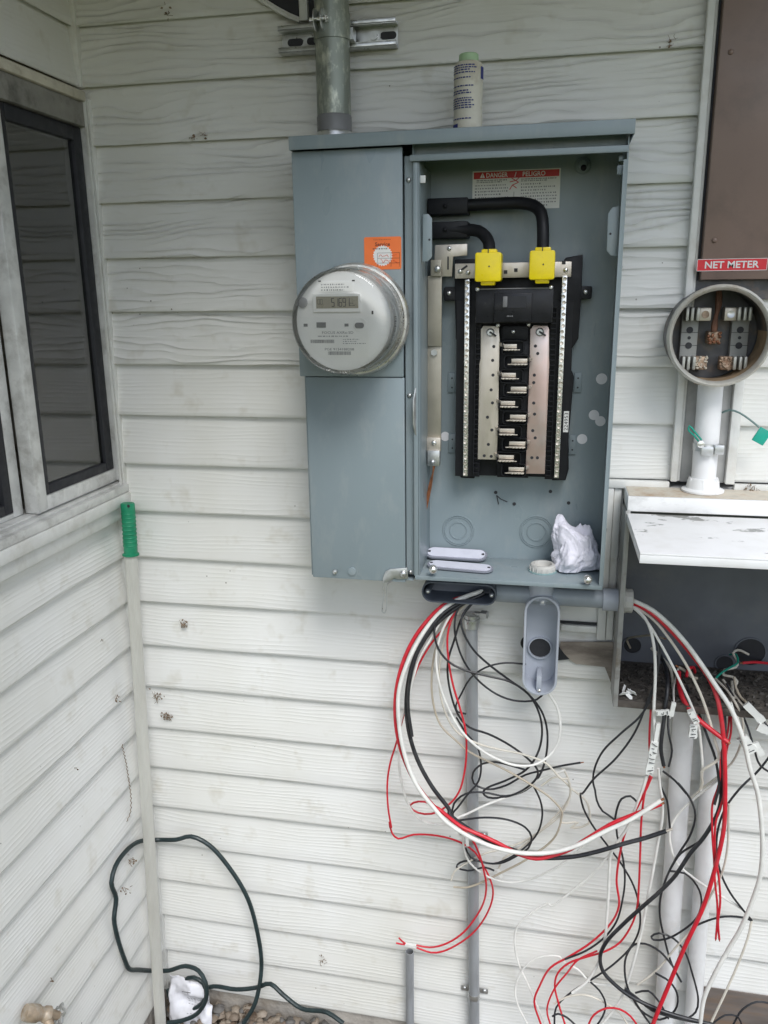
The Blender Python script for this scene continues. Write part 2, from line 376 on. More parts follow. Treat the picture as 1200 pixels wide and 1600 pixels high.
mb = MB(); mb.box(-.6, .10, -.05, 1.6, .16, 2.6); mb.build('wall_back', m_ply, house)
# sheathing behind the boards (left open at the old breaker box)
mb = MB(); mb.box(.0, .004, .04, 1.032, .02, 2.5); mb.box(1.032, .004, 1.39, 1.6, .02, 2.5); mb.box(1.032, .004, .04, 1.6, .02, .98)
mb.build('wall_sheathing', m_ply, house)
mb = MB(); mb.box(-.02, -1.6, .04, -.004, .004, 1.28); mb.box(-.02, -1.6, 2.085, -.004, .004, 2.5); mb.build('wall_sheathing', m_ply, house)
m_conc = mat('concrete', (.40, .37, .33), .9, var=.2, vscale=18, dirt=(.22, .17, .12), dirt_amt=.6, bump=.004, bscale=60)
mb = MB(); mb.box(-.02, -.002, -.2, 1.6, .09, .058); mb.build('foundation', m_conc, house)
mb = MB(); mb.box(-.09, -1.6, -.2, .002, -.002, .058); mb.build('foundation', m_conc, house)
# inside corner bead and starter strip
mb = MB(); mb.box(.0005, -.0185, 2.098, .0195, -.0005, 2.5); mb.build('corner_bead', m_trim, house, bevel=.002)
mb = MB(); mb.box(.0005, -.018, .05, .0185, -.0005, 1.27); mb.build('corner_bead', m_trim, house, bevel=.002)
# eaves, out of view; overhang and right end shaped for the wall's shading
EV = .56
mb = MB(); mb.box(-.3, -EV, 2.40, 1.66, .1, 2.43); mb.build('soffit', m_soffit, house, bevel=.003)
mb = MB(); mb.box(-.3, -3.2, 2.402, .35, -EV-.002, 2.43); mb.build('soffit', m_soffit, house, bevel=.003)
mb = MB(); mb.box(.352, -EV-.03, 2.36, 1.66, -EV-.002, 2.52); mb.build('fascia', m_trim, house, bevel=.003)
mb = MB(); mb.box(.352, -3.2, 2.36, .38, -EV-.032, 2.52); mb.build('fascia', m_trim, house, bevel=.003)
m_roof = mat('roof_felt', (.10, .10, .10), .9, bump=.003)
mb = MB(); mb.add([(-.5, -EV-.05, 2.525), (1.70, -EV-.05, 2.525), (1.70, 1.5, 3.3), (-.5, 1.5, 3.3), (-.5, -EV-.05, 2.55), (1.70, -EV-.05, 2.55), (1.70, 1.5, 3.33), (-.5, 1.5, 3.33)], [(0,1,2,3),(7,6,5,4),(0,4,5,1),(1,5,6,2),(2,6,7,3),(3,7,4,0)])
mb.build('roof', m_roof, house)
mb = MB(); mb.add([(.45, -3.3, 2.526), (.45, -EV-.07, 2.526), (-1.2, -EV-.07, 3.2), (-1.2, -3.3, 3.2), (.45, -3.3, 2.55), (.45, -EV-.07, 2.55), (-1.2, -EV-.07, 3.23), (-1.2, -3.3, 3.23)], [(0,1,2,3),(7,6,5,4),(0,4,5,1),(1,5,6,2),(2,6,7,3),(3,7,4,0)])
mb.build('roof', m_roof, house)
# dark arched opening with its trim, at the head of the wall beside the mast
arch = [(0.3721,-0.018,2.2218), (0.4037,-0.018,2.2017), (0.4262,-0.018,2.1893), (0.4433,-0.018,2.1822), (0.4447,-0.018,2.2183)]
arch = [(a[0], a[2]) for a in arch]
mb = MB(); mb.prism(arch + [(arch[-1][0], 2.31), (arch[0][0]-.12, 2.31)], -.0152, -.0178); vo = mb.build('wall_opening', m_gasket, house)
mb = MB(); mb.tube(smooth_path([(0.3434,-0.02,2.239), (0.3704,-0.02,2.2203), (0.4019,-0.02,2.2003), (0.4268,-0.02,2.1867), (0.446,-0.02,2.1785)]), .0048, 6); mb.build('trim', m_trim, vo)
mb = MB(); mb.b4((0.4459,2.1761,0.4607,2.2286), -.014, -.026); mb.build('trim', m_trim, vo, bevel=.002)
mb = MB(); mb.b4((0.4613,2.1789,0.4767,2.2275), -.0152, -.0165); mb.build('opening_panel', m_gasket, vo)

# ---- window in the left wall
win = MB().box(.004, -.9, 2.030, .020, -.004, 2.072)
win = win.build('window', m_aludk, house, bevel=.002)
def wpart(nm, m, boxes, bev=.0015):
    q = MB()
    for b in boxes: q.box(*b)
    return q.build(nm, m, win, bevel=bev)
wpart('head_casing', mat('grimy_casing', (.62, .58, .48), .6, dirt=(.26, .20, .13), dirt_amt=.7, dirt_scale=20), [(.003, -.9, 2.073, .026, -.016, 2.091)], .003)
wpart('jamb', m_aludk, [(-.03, -.0164, 1.345, .004, -.001, 2.03)])
wpart('jamb', m_alu, [(.0045, -.0168, 1.352, .0185, -.0005, 2.072)])
wpart('edge_trim', m_trim, [(.019, -.0195, 1.300, .0245, -.0005, 2.078), (.0255, -.0175, 1.300, .030, -.0005, 2.078)], .001)
wpart('sill', m_alu, [(-.04, -.9, 1.335, .006, -.001, 1.350), (.006, -.9, 1.331, .021, -.001, 1.3475), (.021, -.9, 1.327, .034, -.001, 1.343)])
wpart('sill_casing', m_trim, [(.002, -.9, 1.302, .038, -.002, 1.3262)], .004)
wpart('sill_casing', m_trim, [(.002, -.9, 1.272, .028, -.002, 1.3015)], .005)
# right sash: aluminium rails, black gasket, pane
wpart('sash_frame', m_alu, [(-.012, -.292, 1.351, .014, -.262, 2.029), (-.012, -.2615, 1.351, .013, -.017, 1.376)])
wpart('gasket', m_gasket, [(-.010, -.2605, 1.3765, .009, -.2445, 2.029), (-.010, -.244, 1.3765, .009, -.045, 1.3935), (-.010, -.044, 1.3765, .009, -.0165, 2.029), (-.010, -.244, 2.004, .009, -.0445, 2.029)])
wpart('pane', m_glass, [(-.002, -.2445, 1.393, .002, -.0445, 2.0045)], 0)
wpart('pane', m_glass, [(-.014, -.2445, 1.393, -.0115, -.0445, 2.0045)], 0)
# left sash
wpart('sash_frame', m_alu, [(-.034, -.322, 1.351, -.013, -.296, 2.029), (-.034, -.9, 1.3505, -.013, -.3225, 1.360)])
wpart('gasket', m_gasket, [(-.030, -.345, 1.361, -.012, -.3235, 2.029), (-.030, -.9, 1.361, -.012, -.3455, 1.379)])
wpart('pane', m_glass, [(-.023, -.9, 1.379, -.020, -.345, 2.029)], 0)
# dim room behind the glass
mb = MB(); mb.box(-1.7, -1.5, .9, -1.68, .99, 2.5); mb.box(-1.7, .98, .9, -.03, .995, 2.5); mb.box(-1.7, -1.5, 2.45, -.05, .99, 2.47); mb.box(-1.7, -1.5, .9, -.05, .99, .92); mb.box(-1.7, -1.52, .9, -.05, -1.5, 2.5); mb.box(-.04, .02, .9, -.03, .99, 2.5)
mb.build('room_wall', m_room, house)
pf0, pf1 = (-0.6,0.6231,1.8531), (-0.6,0.7094,1.5159)
pic = thing('picture_frame', (-.6, .66, 1.52), 'thin gilt picture frame seen through the window pane', 'picture frame')
mb = MB()
for b in ((.60, 1.845, .715, 1.852), (.60, 1.515, .715, 1.522), (.708, 1.5225, .715, 1.8445), (.60, 1.5225, .607, 1.8445)): mb.box(-.612, b[0], b[1], -.600, b[2], b[3])
mb.build('frame', m_brass, pic)
mb = MB(); mb.box(-.611, .6075, 1.5225, -.607, .7075, 1.8445); mb.build('canvas', m_room, pic)
mb = MB(); mb.box(-.64, .3, 1.30, -.6125, .98, 2.45); mb.build('partition', m_room, house)

# channels that frame the old meter and the old breaker box
def chan(nm, boxes, m=m_trim, bev=.002):
    q = MB()
    for b in boxes: q.box(*b)
    return q.build(nm, m, house, bevel=bev)
chan('channel_trim', [(1.112, -.030, 1.388, 1.124, -.0152, 2.39), (1.124, -.024, 1.388, 1.129, -.0152, 2.39)])
chan('channel_trim', [(1.205, -.030, 1.386, 1.221, -.0152, 1.60)])
chan('meter_backer', [(1.1295, -.0175, 1.386, 1.2045, -.0152, 1.735)], m_backer)
chan('channel_trim', [(1.003, -.028, 1.372, 1.1115, -.0152, 1.387)])
chan('channel_trim', [(1.2215, -.028, 1.372, 1.6, -.0152, 1.386)])
chan('channel_trim', [(1.0, -.026, 1.07, 1.016, -.0152, 1.3715), (1.0165, -.022, 1.07, 1.030, -.0152, 1.3715)])
chan('channel_trim', [(.932, -.024, 1.083, .9995, -.0152, 1.096)])
chan('gap_board', [(.93, -.0170, 1.0965, .9995, -.0152, 1.102)], m_gasket, 0)
mb = MB(); pb = [(0.9328,-0.016,1.0566), (1.0319,-0.016,1.0642), (1.0375,-0.016,0.9668), (1.0192,-0.016,1.0105), (0.9642,-0.016,1.0127), (0.9313,-0.016,1.0333)]
mb.prism([(p[0], p[2]) for p in pb], -.0152, -.0170); mb.build('exposed_board', m_ply, house)
hole = (0.8711,-0.016,1.0491)
mb = MB(); mb.lathe([(0, 0), (.016, 0), (.016, .0012), (0, .0012)], (hole[0], -.0154, hole[2]), (0, -1, 0), 20); mb.build('wall_hole', m_gasket, house)
mb = MB(); pb = [(0.9229,-0.018,1.0567), (0.9412,-0.018,1.0323), (0.9514,-0.018,1.0222), (0.9245,-0.018,1.0172)]
mb.prism([(p[0], p[2]) for p in pb], -.0172, -.0187); mb.build('wall_hole', m_gasket, house)
# crawl-space access low on the right
mb = MB(); mb.box(1.262, -.0178, .05, 1.58, -.0152, .292); ca = mb.build('crawlspace_cover', mat('brown_board', (.16, .135, .12), .8, var=.25, vscale=20, dirt=(.27, .15, .07), dirt_amt=.7, dirt_scale=9, stretch=(.4, 1, 2)), house)
mb = MB(); mb.box(1.262, -.022, .13, 1.58, -.018, .175); mb.build('rail', m_ply, ca, bevel=.002)

# ================================================================== grey meter cabinet
XL, XR, ZB, ZT, YB, YF = .468, .998, 1.222, 1.966, -.016, -.145
cab = thing('meter_cabinet', (.733, -.08, 1.222), 'grey steel meter cabinet with its breaker side standing open', 'electrical panel')
XD = .6655                                                  # the wall between the meter side and the breaker side
mb = MB(); mb.box(XL, YB, ZB-.010, XR, YB-.002, ZT); mb.build('back_panel', m_pgrey, cab)
mb = MB(); mb.box(XL, YF+.004, ZB-.010, XL+.002, YB-.002, ZT); mb.box(XL+.002, YF+.004, ZB-.010, XD-.004, YB-.002, ZB-.008); mb.build('side_panel', m_pgrey, cab)
mb = MB(); mb.box(XR-.002, YF, ZB, XR, YB-.002, ZT-.002); mb.box(XR-.007, YF, ZB+.002, XR-.0022, YF+.0015, ZT-.05); mb.build('side_panel', m_pgrey, cab)
mb = MB(); mb.box(XD-.004, YF+.006, ZB+.001, XD-.002, YB-.002, ZT-.002)
mb.box(XD-.0015, YF-.001, ZB+.001, XD+.006, YF+.001, ZT-.041); mb.box(XD+.0062, YF+.001, ZB+.002, XD+.008, YB-.0025, ZT-.041); mb.build('divider', m_pgrey, cab, bevel=.0005)
mb = MB(); mb.box(XD-.0175, YF+.010, ZB, XD-.0045, YF+.012, ZT-.03); mb.build('divider_recess', m_pgrey, cab)
mb = MB(); mb.box(XD, YF, ZB, XR-.0025, YB-.0025, ZB+.0018); mb.box(XD, YF-.0015, ZB-.006, XR-.001, YF-.0002, ZB+.0018); mb.build('bottom_panel', m_pgrey, cab, bevel=.0004)
# rain hood
mb = MB(); mb.box(XL-.006, YF-.018, ZT-.001, XR+.006, YB, ZT+.004); mb.box(XL-.006, YF-.0185, ZT-.017, XR+.006, YF-.0165, ZT+.0038); mb.box(XL-.0062, YF-.0165, ZT-.017, XL-.0042, YB, ZT-.0012); mb.box(XR+.0042, YF-.0165, ZT-.017, XR+.0062, YB, ZT-.0012)
mb.build('rain_hood', m_pgrey, cab, bevel=.0008)
# lip over the open side
mb = MB(); mb.box(XD-.006, YF-.005, ZT-.040, XR-.001, YF, ZT-.0305); mb.box(XD-.006, YF, ZT-.0325, XR-.002, YF+.018, ZT-.0308); mb.build('door_lip', m_pgrey, cab, bevel=.0008)
mb = MB(); mb.box(XD+.004, YF+.02, ZT-.004, XR-.003, YB-.003, ZT-.0025); mb.box(XD-.004, YF+.0185, ZT-.031, XR-.003, YF+.020, ZT-.0045); mb.build('top_panel', m_pgrey, cab)
# meter cover (upper) and pull-box cover (lower)
mb = MB(); mb.box(.462, YF-.006, 1.583, XD-.0185, YF+.003, ZT-.0175); up = mb.build('upper_cover', m_pgrey, cab, bevel=.0018)
mb = MB(); mb.box(.472, YF-.004, 1.210, XD-.0175, YF+.003, 1.5818); lo = mb.build('lower_cover', m_pgrey, cab, bevel=.0018)
mb = MB(); mb.box(.463, YF+.003, 1.583, .465, YF+.03, ZT-.0175); mb.build('cover_flange', m_pgrey, up)
# hardware on the lower cover
def screw(p, r, parent, m=m_zinc, d=(0, -1, 0), nm='screw', dome=True, slot=True):
    mb = MB(); prof = [(r, 0), (r, r*.25)] + ([(r*.8, r*.6), (r*.45, r*.8), (0, r*.86)] if dome else [(r*.9, r*.3), (0, r*.3)])
    mb.lathe(prof, p, d, 14); o = mb.build(nm, m, parent, smooth=50)
    return o
hp = (0.5162,-0.15,1.2241); mb = MB(); mb.lathe([(.0042, 0), (.0046, .002), (.004, .005), (0, .006)], (hp[0], YF-.0042, hp[2]), (0, -1, 0), 16); mb.build('screw', m_zinc, lo)
hp = (0.5481,-0.15,1.2259); mb = MB(); mb.lathe([(.008, 0), (.0075, .0022), (.002, .003), (0, .003)], (hp[0], YF-.0042, hp[2]), (0, -1, 0), 20); mb.build('embossed_pull', m_pgrey, lo, smooth=60)
# hasp latch with its seal wire
hq = [(0.6063,-0.152,1.215), (0.6113,-0.152,1.2302), (0.6209,-0.152,1.2357), (0.6518,-0.152,1.2399), (0.654,-0.152,1.2191), (0.635,-0.152,1.2167), (0.6279,-0.152,1.2188), (0.6206,-0.152,1.2109), (0.6062,-0.152,1.2076)]
mb = MB(); mb.prism([(p[0], p[2]) for p in hq], YF-.0042, YF-.0075); la = mb.build('latch', m_zinc, lo, bevel=.0006)
hp = (0.6446,-0.152,1.2284); screw((hp[0], YF-.0075, hp[2]), .0065, la)
mb = MB(); mb.tube(smooth_path([(0.609,-0.155,1.213),(0.607,-0.155,1.200),(0.609,-0.155,1.185),(0.605,-0.155,1.153),(0.610,-0.155,1.150),(0.614,-0.155,1.167),(0.614,-0.155,1.192),(0.616,-0.155,1.208),(0.624,-0.155,1.213)]), .0011, 6); mb.build('seal_wire', m_zinc, la)
for zz in (1.226, 1.90, 1.55): screw((XD-.0105, YF+.010, zz), .0042, cab)
# little catch on the divider flange
cq = (0.66,1.4821,0.6679,1.5644)
mb = MB(); mb.add([(XD+.001, YF-.001, cq[1]), (XD+.001, YF-.001, cq[3]), (XD-.002, YF-.007, cq[3]-.02), (XD-.002, YF-.007, cq[1]+.02), (XD+.003, YF-.001, cq[1]), (XD+.003, YF-.001, cq[3]), (XD, YF-.007, cq[3]-.02), (XD, YF-.007, cq[1]+.02)], [(0,1,2,3),(7,6,5,4),(0,4,5,1),(1,5,6,2),(2,6,7,3),(3,7,4,0)]); mb.build('catch', m_zinc, cab)
# orange service sticker
os_ = (0.5822,1.7605,0.6449,1.8121)
mb = MB(); mb.prism(rrect(*os_, .003), YF-.0062, YF-.0066); st = mb.build('service_sticker', m_orange, up, smooth=0); st['label'] = 'orange service sticker with a white starburst'
cx, cz = (os_[0]+os_[2])/2+.0, (os_[1]+os_[3])/2-.004
bst = []
for k in range(48): a = 6.2832*k/48; r_ = .0168 if k % 2 else .0148; bst.append((cx+r_*math.cos(a), cz+r_*math.sin(a)))
mb = MB(); mb.prism(bst, YF-.0067, YF-.0069); mb.build('starburst', m_white, st, smooth=0)
yy = YF-.0072; W_ = os_[2]-os_[0]
text('sticker_word', 'Service', (os_[0]+W_*.30, os_[3]-.0145, os_[0]+W_*.70, os_[3]-.0085), yy, mat('dark_red_ink', (.22, .05, .03), .6), st, bold=.012)
print_lines('fine_print', (os_[0]+W_*.24, os_[3]-.021, os_[0]+W_*.78, os_[3]-.0165), yy, 1, m_ink, st, .5, 3)
print_lines('fine_print', (os_[0]+W_*.25, os_[3]-.0055, os_[0]+W_*.75, os_[3]-.0035), yy, 1, m_ink, st, .4, 4)
mb = MB()
for zz in (.010, .0175, .026): mb.box(os_[0]+W_*.36, yy, os_[1]+zz, os_[2]-W_*.04, yy+.0001, os_[1]+zz+.0004)
for xx in (.36, .72, .955): mb.box(os_[0]+W_*xx, yy, os_[1]+.004, os_[0]+W_*xx+.0004, yy+.0001, os_[1]+.026)
mb.build('form_lines', m_ink, st, smooth=0)
mb = MB()
for (x0, z0, sd_) in ((.40, .0215, 1), (.44, .0135, 2), (.76, .021, 5), (.78, .0125, 6)):
    rr = random.Random(sd_); p = []; n_ = 9 if x0 < .6 else 5
    for i in range(n_): p.append((os_[0]+W_*(x0+i*.032), yy-.0002, os_[1]+z0+rr.uniform(-.0026, .0026)))
    mb.tube(smooth_path(p, .002), .00035, 4)
mb.build('handwriting', mat('orange_pen', (.75, .10, .03), .5), st, smooth=0)
# danger label on the back
dl = (0.747,1.8601,0.8967,1.9243); YL = YB-.0021
mb = MB(); mb.box(dl[0], YL, dl[1], dl[2], YL-.0003, dl[3]); dg = mb.build('danger_label', m_paper, cab, smooth=0); dg['label'] = 'white danger label with a red heading band'
W_, H_ = dl[2]-dl[0], dl[3]-dl[1]; y1 = YL-.0005; y2 = YL-.0008
mb = MB(); mb.box(dl[0]+W_*.015, y1, dl[3]-H_*.20, dl[2]-W_*.015, y1+.0001, dl[3]-H_*.03); mb.build('heading_band', m_red, dg, smooth=0)
text('heading', 'DANGER', (dl[0]+W_*.16, dl[3]-H_*.175, dl[0]+W_*.405, dl[3]-H_*.055), y2, m_white, dg, bold=.015)
text('heading', 'PELIGRO', (dl[0]+W_*.575, dl[3]-H_*.175, dl[0]+W_*.83, dl[3]-H_*.055), y2, m_white, dg, bold=.015)
text('heading', '/', (dl[0]+W_*.482, dl[3]-H_*.175, dl[0]+W_*.505, dl[3]-H_*.055), y2, m_white, dg, bold=.015)
mb = MB(); zz = dl[3]-H_*.175; mb.add([(dl[0]+W_*.085, y2, zz), (dl[0]+W_*.145, y2, zz), (dl[0]+W_*.115, y2, zz+H_*.13)], [(0, 1, 2)]); mb.build('warning_triangle', m_white, dg, smooth=0)
mb = MB(); mb.box(dl[0]+W_*.113, y2-.0002, zz+H_*.03, dl[0]+W_*.118, y2-.0001, zz+H_*.085); mb.box(dl[0]+W_*.113, y2-.0002, zz+H_*.012, dl[0]+W_*.118, y2-.0001, zz+H_*.022); mb.build('warning_mark', m_red, dg, smooth=0)
print_lines('fine_print', (dl[0]+W_*.05, dl[3]-H_*.31, dl[0]+W_*.40, dl[3]-H_*.22), y1, 2, m_ink, dg, .7, 5)
print_lines('fine_print', (dl[0]+W_*.56, dl[3]-H_*.31, dl[0]+W_*.96, dl[3]-H_*.22), y1, 2, m_ink, dg, .7, 6)
print_lines('fine_print', (dl[0]+W_*.03, dl[1]+H_*.05, dl[0]+W_*.42, dl[3]-H_*.33), y1, 8, m_inkg, dg, .5, 7)
print_lines('fine_print', (dl[0]+W_*.56, dl[1]+H_*.05, dl[0]+W_*.97, dl[3]-H_*.33), y1, 8, m_inkg, dg, .5, 8)
mb = MB(); a = dl[0]+W_*.48; z_ = dl[3]-H_*.35
for (u0, v0, u1, v1) in ((-.03, .09, .05, .02), (.05, .02, -.02, -.02), (-.02, -.02, .03, -.07), (-.05, .03, .02, .05), (.02, .05, .06, .1), (-.02, -.02, -.05, -.09)):
    mb.bar((a+u0*W_, y1, z_+v0*H_*1.6), (a+u1*W_, y1, z_+v1*H_*1.6), .0013, .0002, up=(0, 1, 0))
mb.build('shock_pictogram', m_red, dg, smooth=0)
mb = MB(); mb.box(a-.0004, y1, dl[1]+H_*.05, a+.0004, y1+.0001, dl[3]-H_*.55); mb.build('rule_line', m_inkg, dg, smooth=0)
# stud at the top right of the back, embossed tabs, holes, round spots, knockouts
hp = (0.9329,-0.03,1.9265); mb = MB(); mb.lathe([(.014, 0), (.012, .004), (.007, .006), (.007, .016), (.0055, .02), (0, .0205)], (hp[0], YL, hp[2]), (0, -1, 0), 20); mb.build('mounting_stud', m_pgrey, cab)
hp = (0.934,-0.04,1.9202); screw((hp[0], YL-.02, hp[2]), .005, cab, m_black)
for b in ((0.7071,1.5426,0.7226,1.5791), (0.9352,1.5452,0.9486,1.5806), (0.7092,1.4291,0.7238,1.4646), (0.9312,1.4314,0.9438,1.467)):
    mb = MB(); mb.b4(b, YL, YL-.0035); tb = mb.build('mounting_tab', m_pgrey, cab, bevel=.0008)
    for fz in (.25, .72):
        mb = MB(); mb.lathe([(0, 0), (.0016, 0), (.0016, .0004), (0, .0004)], ((b[0]+b[2])/2, YL-.0036, b[1]+(b[3]-b[1])*fz), (0, -1, 0), 10); mb.build('hole', m_ink, tb, smooth=0)
for p in ((0.7996,-0.019,1.354), (0.835,-0.019,1.3329), (0.9013,-0.019,1.3596), (0.9355,-0.019,1.3387)):
    mb = MB(); mb.lathe([(0, 0), (.0033, 0), (.0033, .0006), (0, .0006)], (p[0], YL, p[2]), (0, -1, 0), 14); mb.build('hole', m_ink, cab, smooth=0)
mb = MB(); mb.tube([(0.8015,-0.0188,1.3484), (0.8055,-0.0188,1.331)], .0009, 5); mb.tube(smooth_path([(0.8015,-0.0188,1.3484), (0.8101,-0.0188,1.3412), (0.8223,-0.0188,1.3367)]), .0009, 5); mb.build('pen_arrow', m_ink, cab)
m_dot = mat('white_round_spot', (.80, .80, .82), .5, var=.02)  # flat white discs on the back panel
for p, r in (((0.9829,-0.019,1.5695), .0098), ((0.9729,-0.019,1.5045), .0092), ((0.9847,-0.019,1.4936), .0092), ((0.9542,-0.019,1.4601), .0092), ((0.7023,-0.019,1.4593), .0088)):
    mb = MB(); mb.lathe([(0, 0), (r, 0), (r, .0003), (0, .0003)], (p[0], YL-(.0003 if r == .0092 else 0)*(p[0] % .01 > .004), p[2]), (0, -1, 0), 24); mb.build('round_spot', m_dot, cab, smooth=0)
for p, rs in (((0.7292,-0.019,1.2755), (.030, .0265, .0165)), ((0.8781,-0.019,1.2799), (.031, .0275, .0175))):
    ko = None
    for r in rs:
        mb = MB(); mb.lathe([(r-.0010, 0), (r-.0006, .0016), (r+.0006, .0016), (r+.0010, 0)], (p[0], YL+.0002, p[2]), (0, -1, 0), 40, closed=True); o = mb.build('knockout', m_pgrey, cab, smooth=60)
# flange brackets and tabs on both inner sides
for s_, poly in ((0, [(0.6777,-0.13,1.8468), (0.6862,-0.13,1.8476), (0.6926,-0.13,1.8404), (0.6928,-0.13,1.78), (0.6863,-0.13,1.773), (0.6766,-0.13,1.7722)]), (1, [(0.9897,-0.13,1.85), (0.9791,-0.13,1.8484), (0.9728,-0.13,1.8391), (0.9739,-0.13,1.7841), (0.9803,-0.13,1.7762), (0.9913,-0.13,1.774)])):
    mb = MB(); mb.prism([(p[0], p[2]) for p in poly], -.130, -.128); br = mb.build('side_bracket', m_pgrey, cab, bevel=.0005)
    xx = sum(p[0] for p in poly)/6; mb = MB(); mb.lathe([(0, 0), (.0018, 0), (.0018, .0005), (0, .0005)], (xx+(.003 if s_ == 0 else -.003), -.1302, sum(p[2] for p in poly)/6-.003), (0, -1, 0), 10); mb.build('hole', m_ink, br, smooth=0)
for b in ((0.6724,1.8951,0.6819,1.9068), (0.9828,1.896,0.9924,1.91), (0.9847,1.9154,0.9914,1.9238)):
    mb = MB(); mb.b4(b, -.132, -.127); mb.build('clip', m_white if b[0] < .8 else m_pgrey, cab, bevel=.001)
for p in ((0.699,-0.142,1.2367), (0.9712,-0.142,1.2332)):
    mb = MB(); mb.lathe([(.0078, 0), (.0082, .003), (.007, .008), (.004, .0105), (0, .0112)], (p[0], YF-.0017, p[2]), (0, -.75, .66), 18); mb.build('bolt', m_alb, cab, smooth=60)
hp = (1.0017,-0.1,1.3126); screw((XR+.0002, -.10, hp[2]), .005, cab, d=(1, 0, 0)); screw((XR+.0002, -.12, 1.76), .0035, cab, d=(1, 0, 0))

# ---- breaker interior
YC = -.060
outline = [(0.7206,-0.06,1.7778), (0.7584,-0.06,1.7782), (0.7607,-0.06,1.7707), (0.9069,-0.06,1.7711), (0.9109,-0.06,1.7772), (0.9392,-0.06,1.7818), (0.9402,-0.06,1.7161), (0.9384,-0.06,1.6413), (0.9284,-0.06,1.625), (0.929,-0.06,1.5865), (0.9339,-0.06,1.5754), (0.9309,-0.06,1.4965), (0.9291,-0.06,1.462), (0.9325,-0.06,1.4096), (0.9278,-0.06,1.3881), (0.9029,-0.06,1.3873), (0.9026,-0.06,1.3932), (0.7635,-0.06,1.3923), (0.7612,-0.06,1.3862), (0.7363,-0.06,1.3865), (0.7302,-0.06,1.3973), (0.7285,-0.06,1.5624), (0.7313,-0.06,1.6248), (0.7242,-0.06,1.6416), (0.7211,-0.06,1.7295)]
mb = MB(); mb.prism([(p[0], p[2]) for p in outline], -.022, YC+.012); it = mb.build('breaker_interior', m_black, cab, bevel=.0015)
for b in ((0.7022,1.7077,0.7228,1.7319), (0.934,1.7085,0.9576,1.7298)):
    mb = MB(); mb.prism(rrect(*b, .003), -.025, -.047); mb.build('mounting_ear', m_black, it, bevel=.001)
    screw(((b[0]+b[2])/2-(.001 if b[0] < .8 else -.001), -.047, (b[1]+b[3])/2+.001), .0042, it, m_alb)
# side rails with cooling fins
for b, fx in (((0.7263,1.3919,0.7713,1.7075), 1), ((0.8899,1.3913,0.9274,1.706), 0)):
    mb = MB(); mb.b4(b, YC+.011, YC+.004)
    xa = b[2]-.010 if fx else b[0]+.001
    for i in range(34):
        zz = b[1]+.008+(b[3]-b[1]-.02)*i/33; mb.box(xa, YC+.005, zz, xa+.009, YC-.004, zz+.0018)
    mb.box(xa-.001 if fx else xa+.0085, YC+.005, b[1]+.004, xa+.0005 if fx else xa+.010, YC-.005, b[3]-.01)
    mb.build('plastic_rail', m_black, it)
# neutral bars
for pts in (((0.7459,-0.068,1.7431), (0.7471,-0.068,1.3959)), ((0.9106,-0.068,1.7469), (0.911,-0.068,1.3976))):
    p0, p1 = Vector(pts[0]), Vector(pts[1]); mb = MB(); mb.bar(p0, p1, .0082, .010, up=(0, 1, 0)); nb = mb.build('neutral_bar', m_alb, it, bevel=.0006)
    mb = MB(); L = (p1-p0).length; n_ = int(L/.0095)
    for i in range(n_):
        c = p0.lerp(p1, (i+.5)/n_) + Vector(((-.0006 if i % 2 else .0006), -.0052, 0)); mb.lathe([(.0033, 0), (.0031, .0012), (.0015, .0007), (0, .0007)], c, (0, -1, .15*(i % 3-1)), 8)
    mb.build('terminal_screws', m_tin, nb, smooth=30, kind='stuff')
# neutral strap along the top
sb = (0.7237,1.745,0.9212,1.7701)
mb = MB(); mb.b4(sb, -.066, -.069); ns = mb.build('neutral_strap', m_tin, it, bevel=.0012)
for p in ((0.7331,-0.07,1.7571), (0.7465,-0.07,1.7548), (0.9117,-0.07,1.7562)): screw((p[0], -.069, p[2]), .0042, it, m_alb)
mb = MB(); mb.bar((0.7343,-0.0705,1.7592), (0.7453,-0.0705,1.7664), .003, .0006, up=(0, 1, 0))
for p in ((0.8111,-0.0695,1.7548), (0.8284,-0.0695,1.7576), (0.908,-0.0695,1.7687)): mb.box(p[0]-.003, -.0692, p[2]-.003, p[0]+.003, -.0696, p[2]+.003)
mb.build('strap_holes', m_ink, it, smooth=0)
# main breaker
bb = (0.7635,1.6703,0.8931,1.727)
mb = MB(); mb.b4(bb, -.050, -.098); mk = mb.build('main_breaker', m_blackg, it, bevel=.0025)
b2 = (0.7954,1.6726,0.8584,1.7197); mb = MB(); mb.b4(b2, -.0982, -.106); mb.build('toggle_block', m_blackg, it, bevel=.0015)
b3 = (0.8147,1.6957,0.8487,1.7145); mb = MB(); mb.b4(b3, -.1062, -.1075); mb.build('toggle_window', m_gasket, it)
b3 = (0.8104,1.6969,0.8179,1.7147); mb = MB(); mb.b4(b3, -.1062, -.113); mb.build('breaker_handle', m_mgrey, it, bevel=.001)
mb = MB(); mb.tube([(0.765,-0.098,1.7268), (0.8909,-0.098,1.7272)], .0012, 5); mb.build('breaker_edge', m_mgrey, it)
for p in ((0.7662,-0.099,1.7267), (0.8887,-0.099,1.7283), (0.8005,-0.075,1.6663), (0.853,-0.075,1.6671), (0.8269,-0.07,1.6551)): screw((p[0], p[1]+.001, p[2]), .0036, it, m_alb)
print_lines('breaker_mark', (0.8174,1.68,0.8324,1.6843), -.1064, 1, m_inkg, it, .7, 3, (.2, .4))
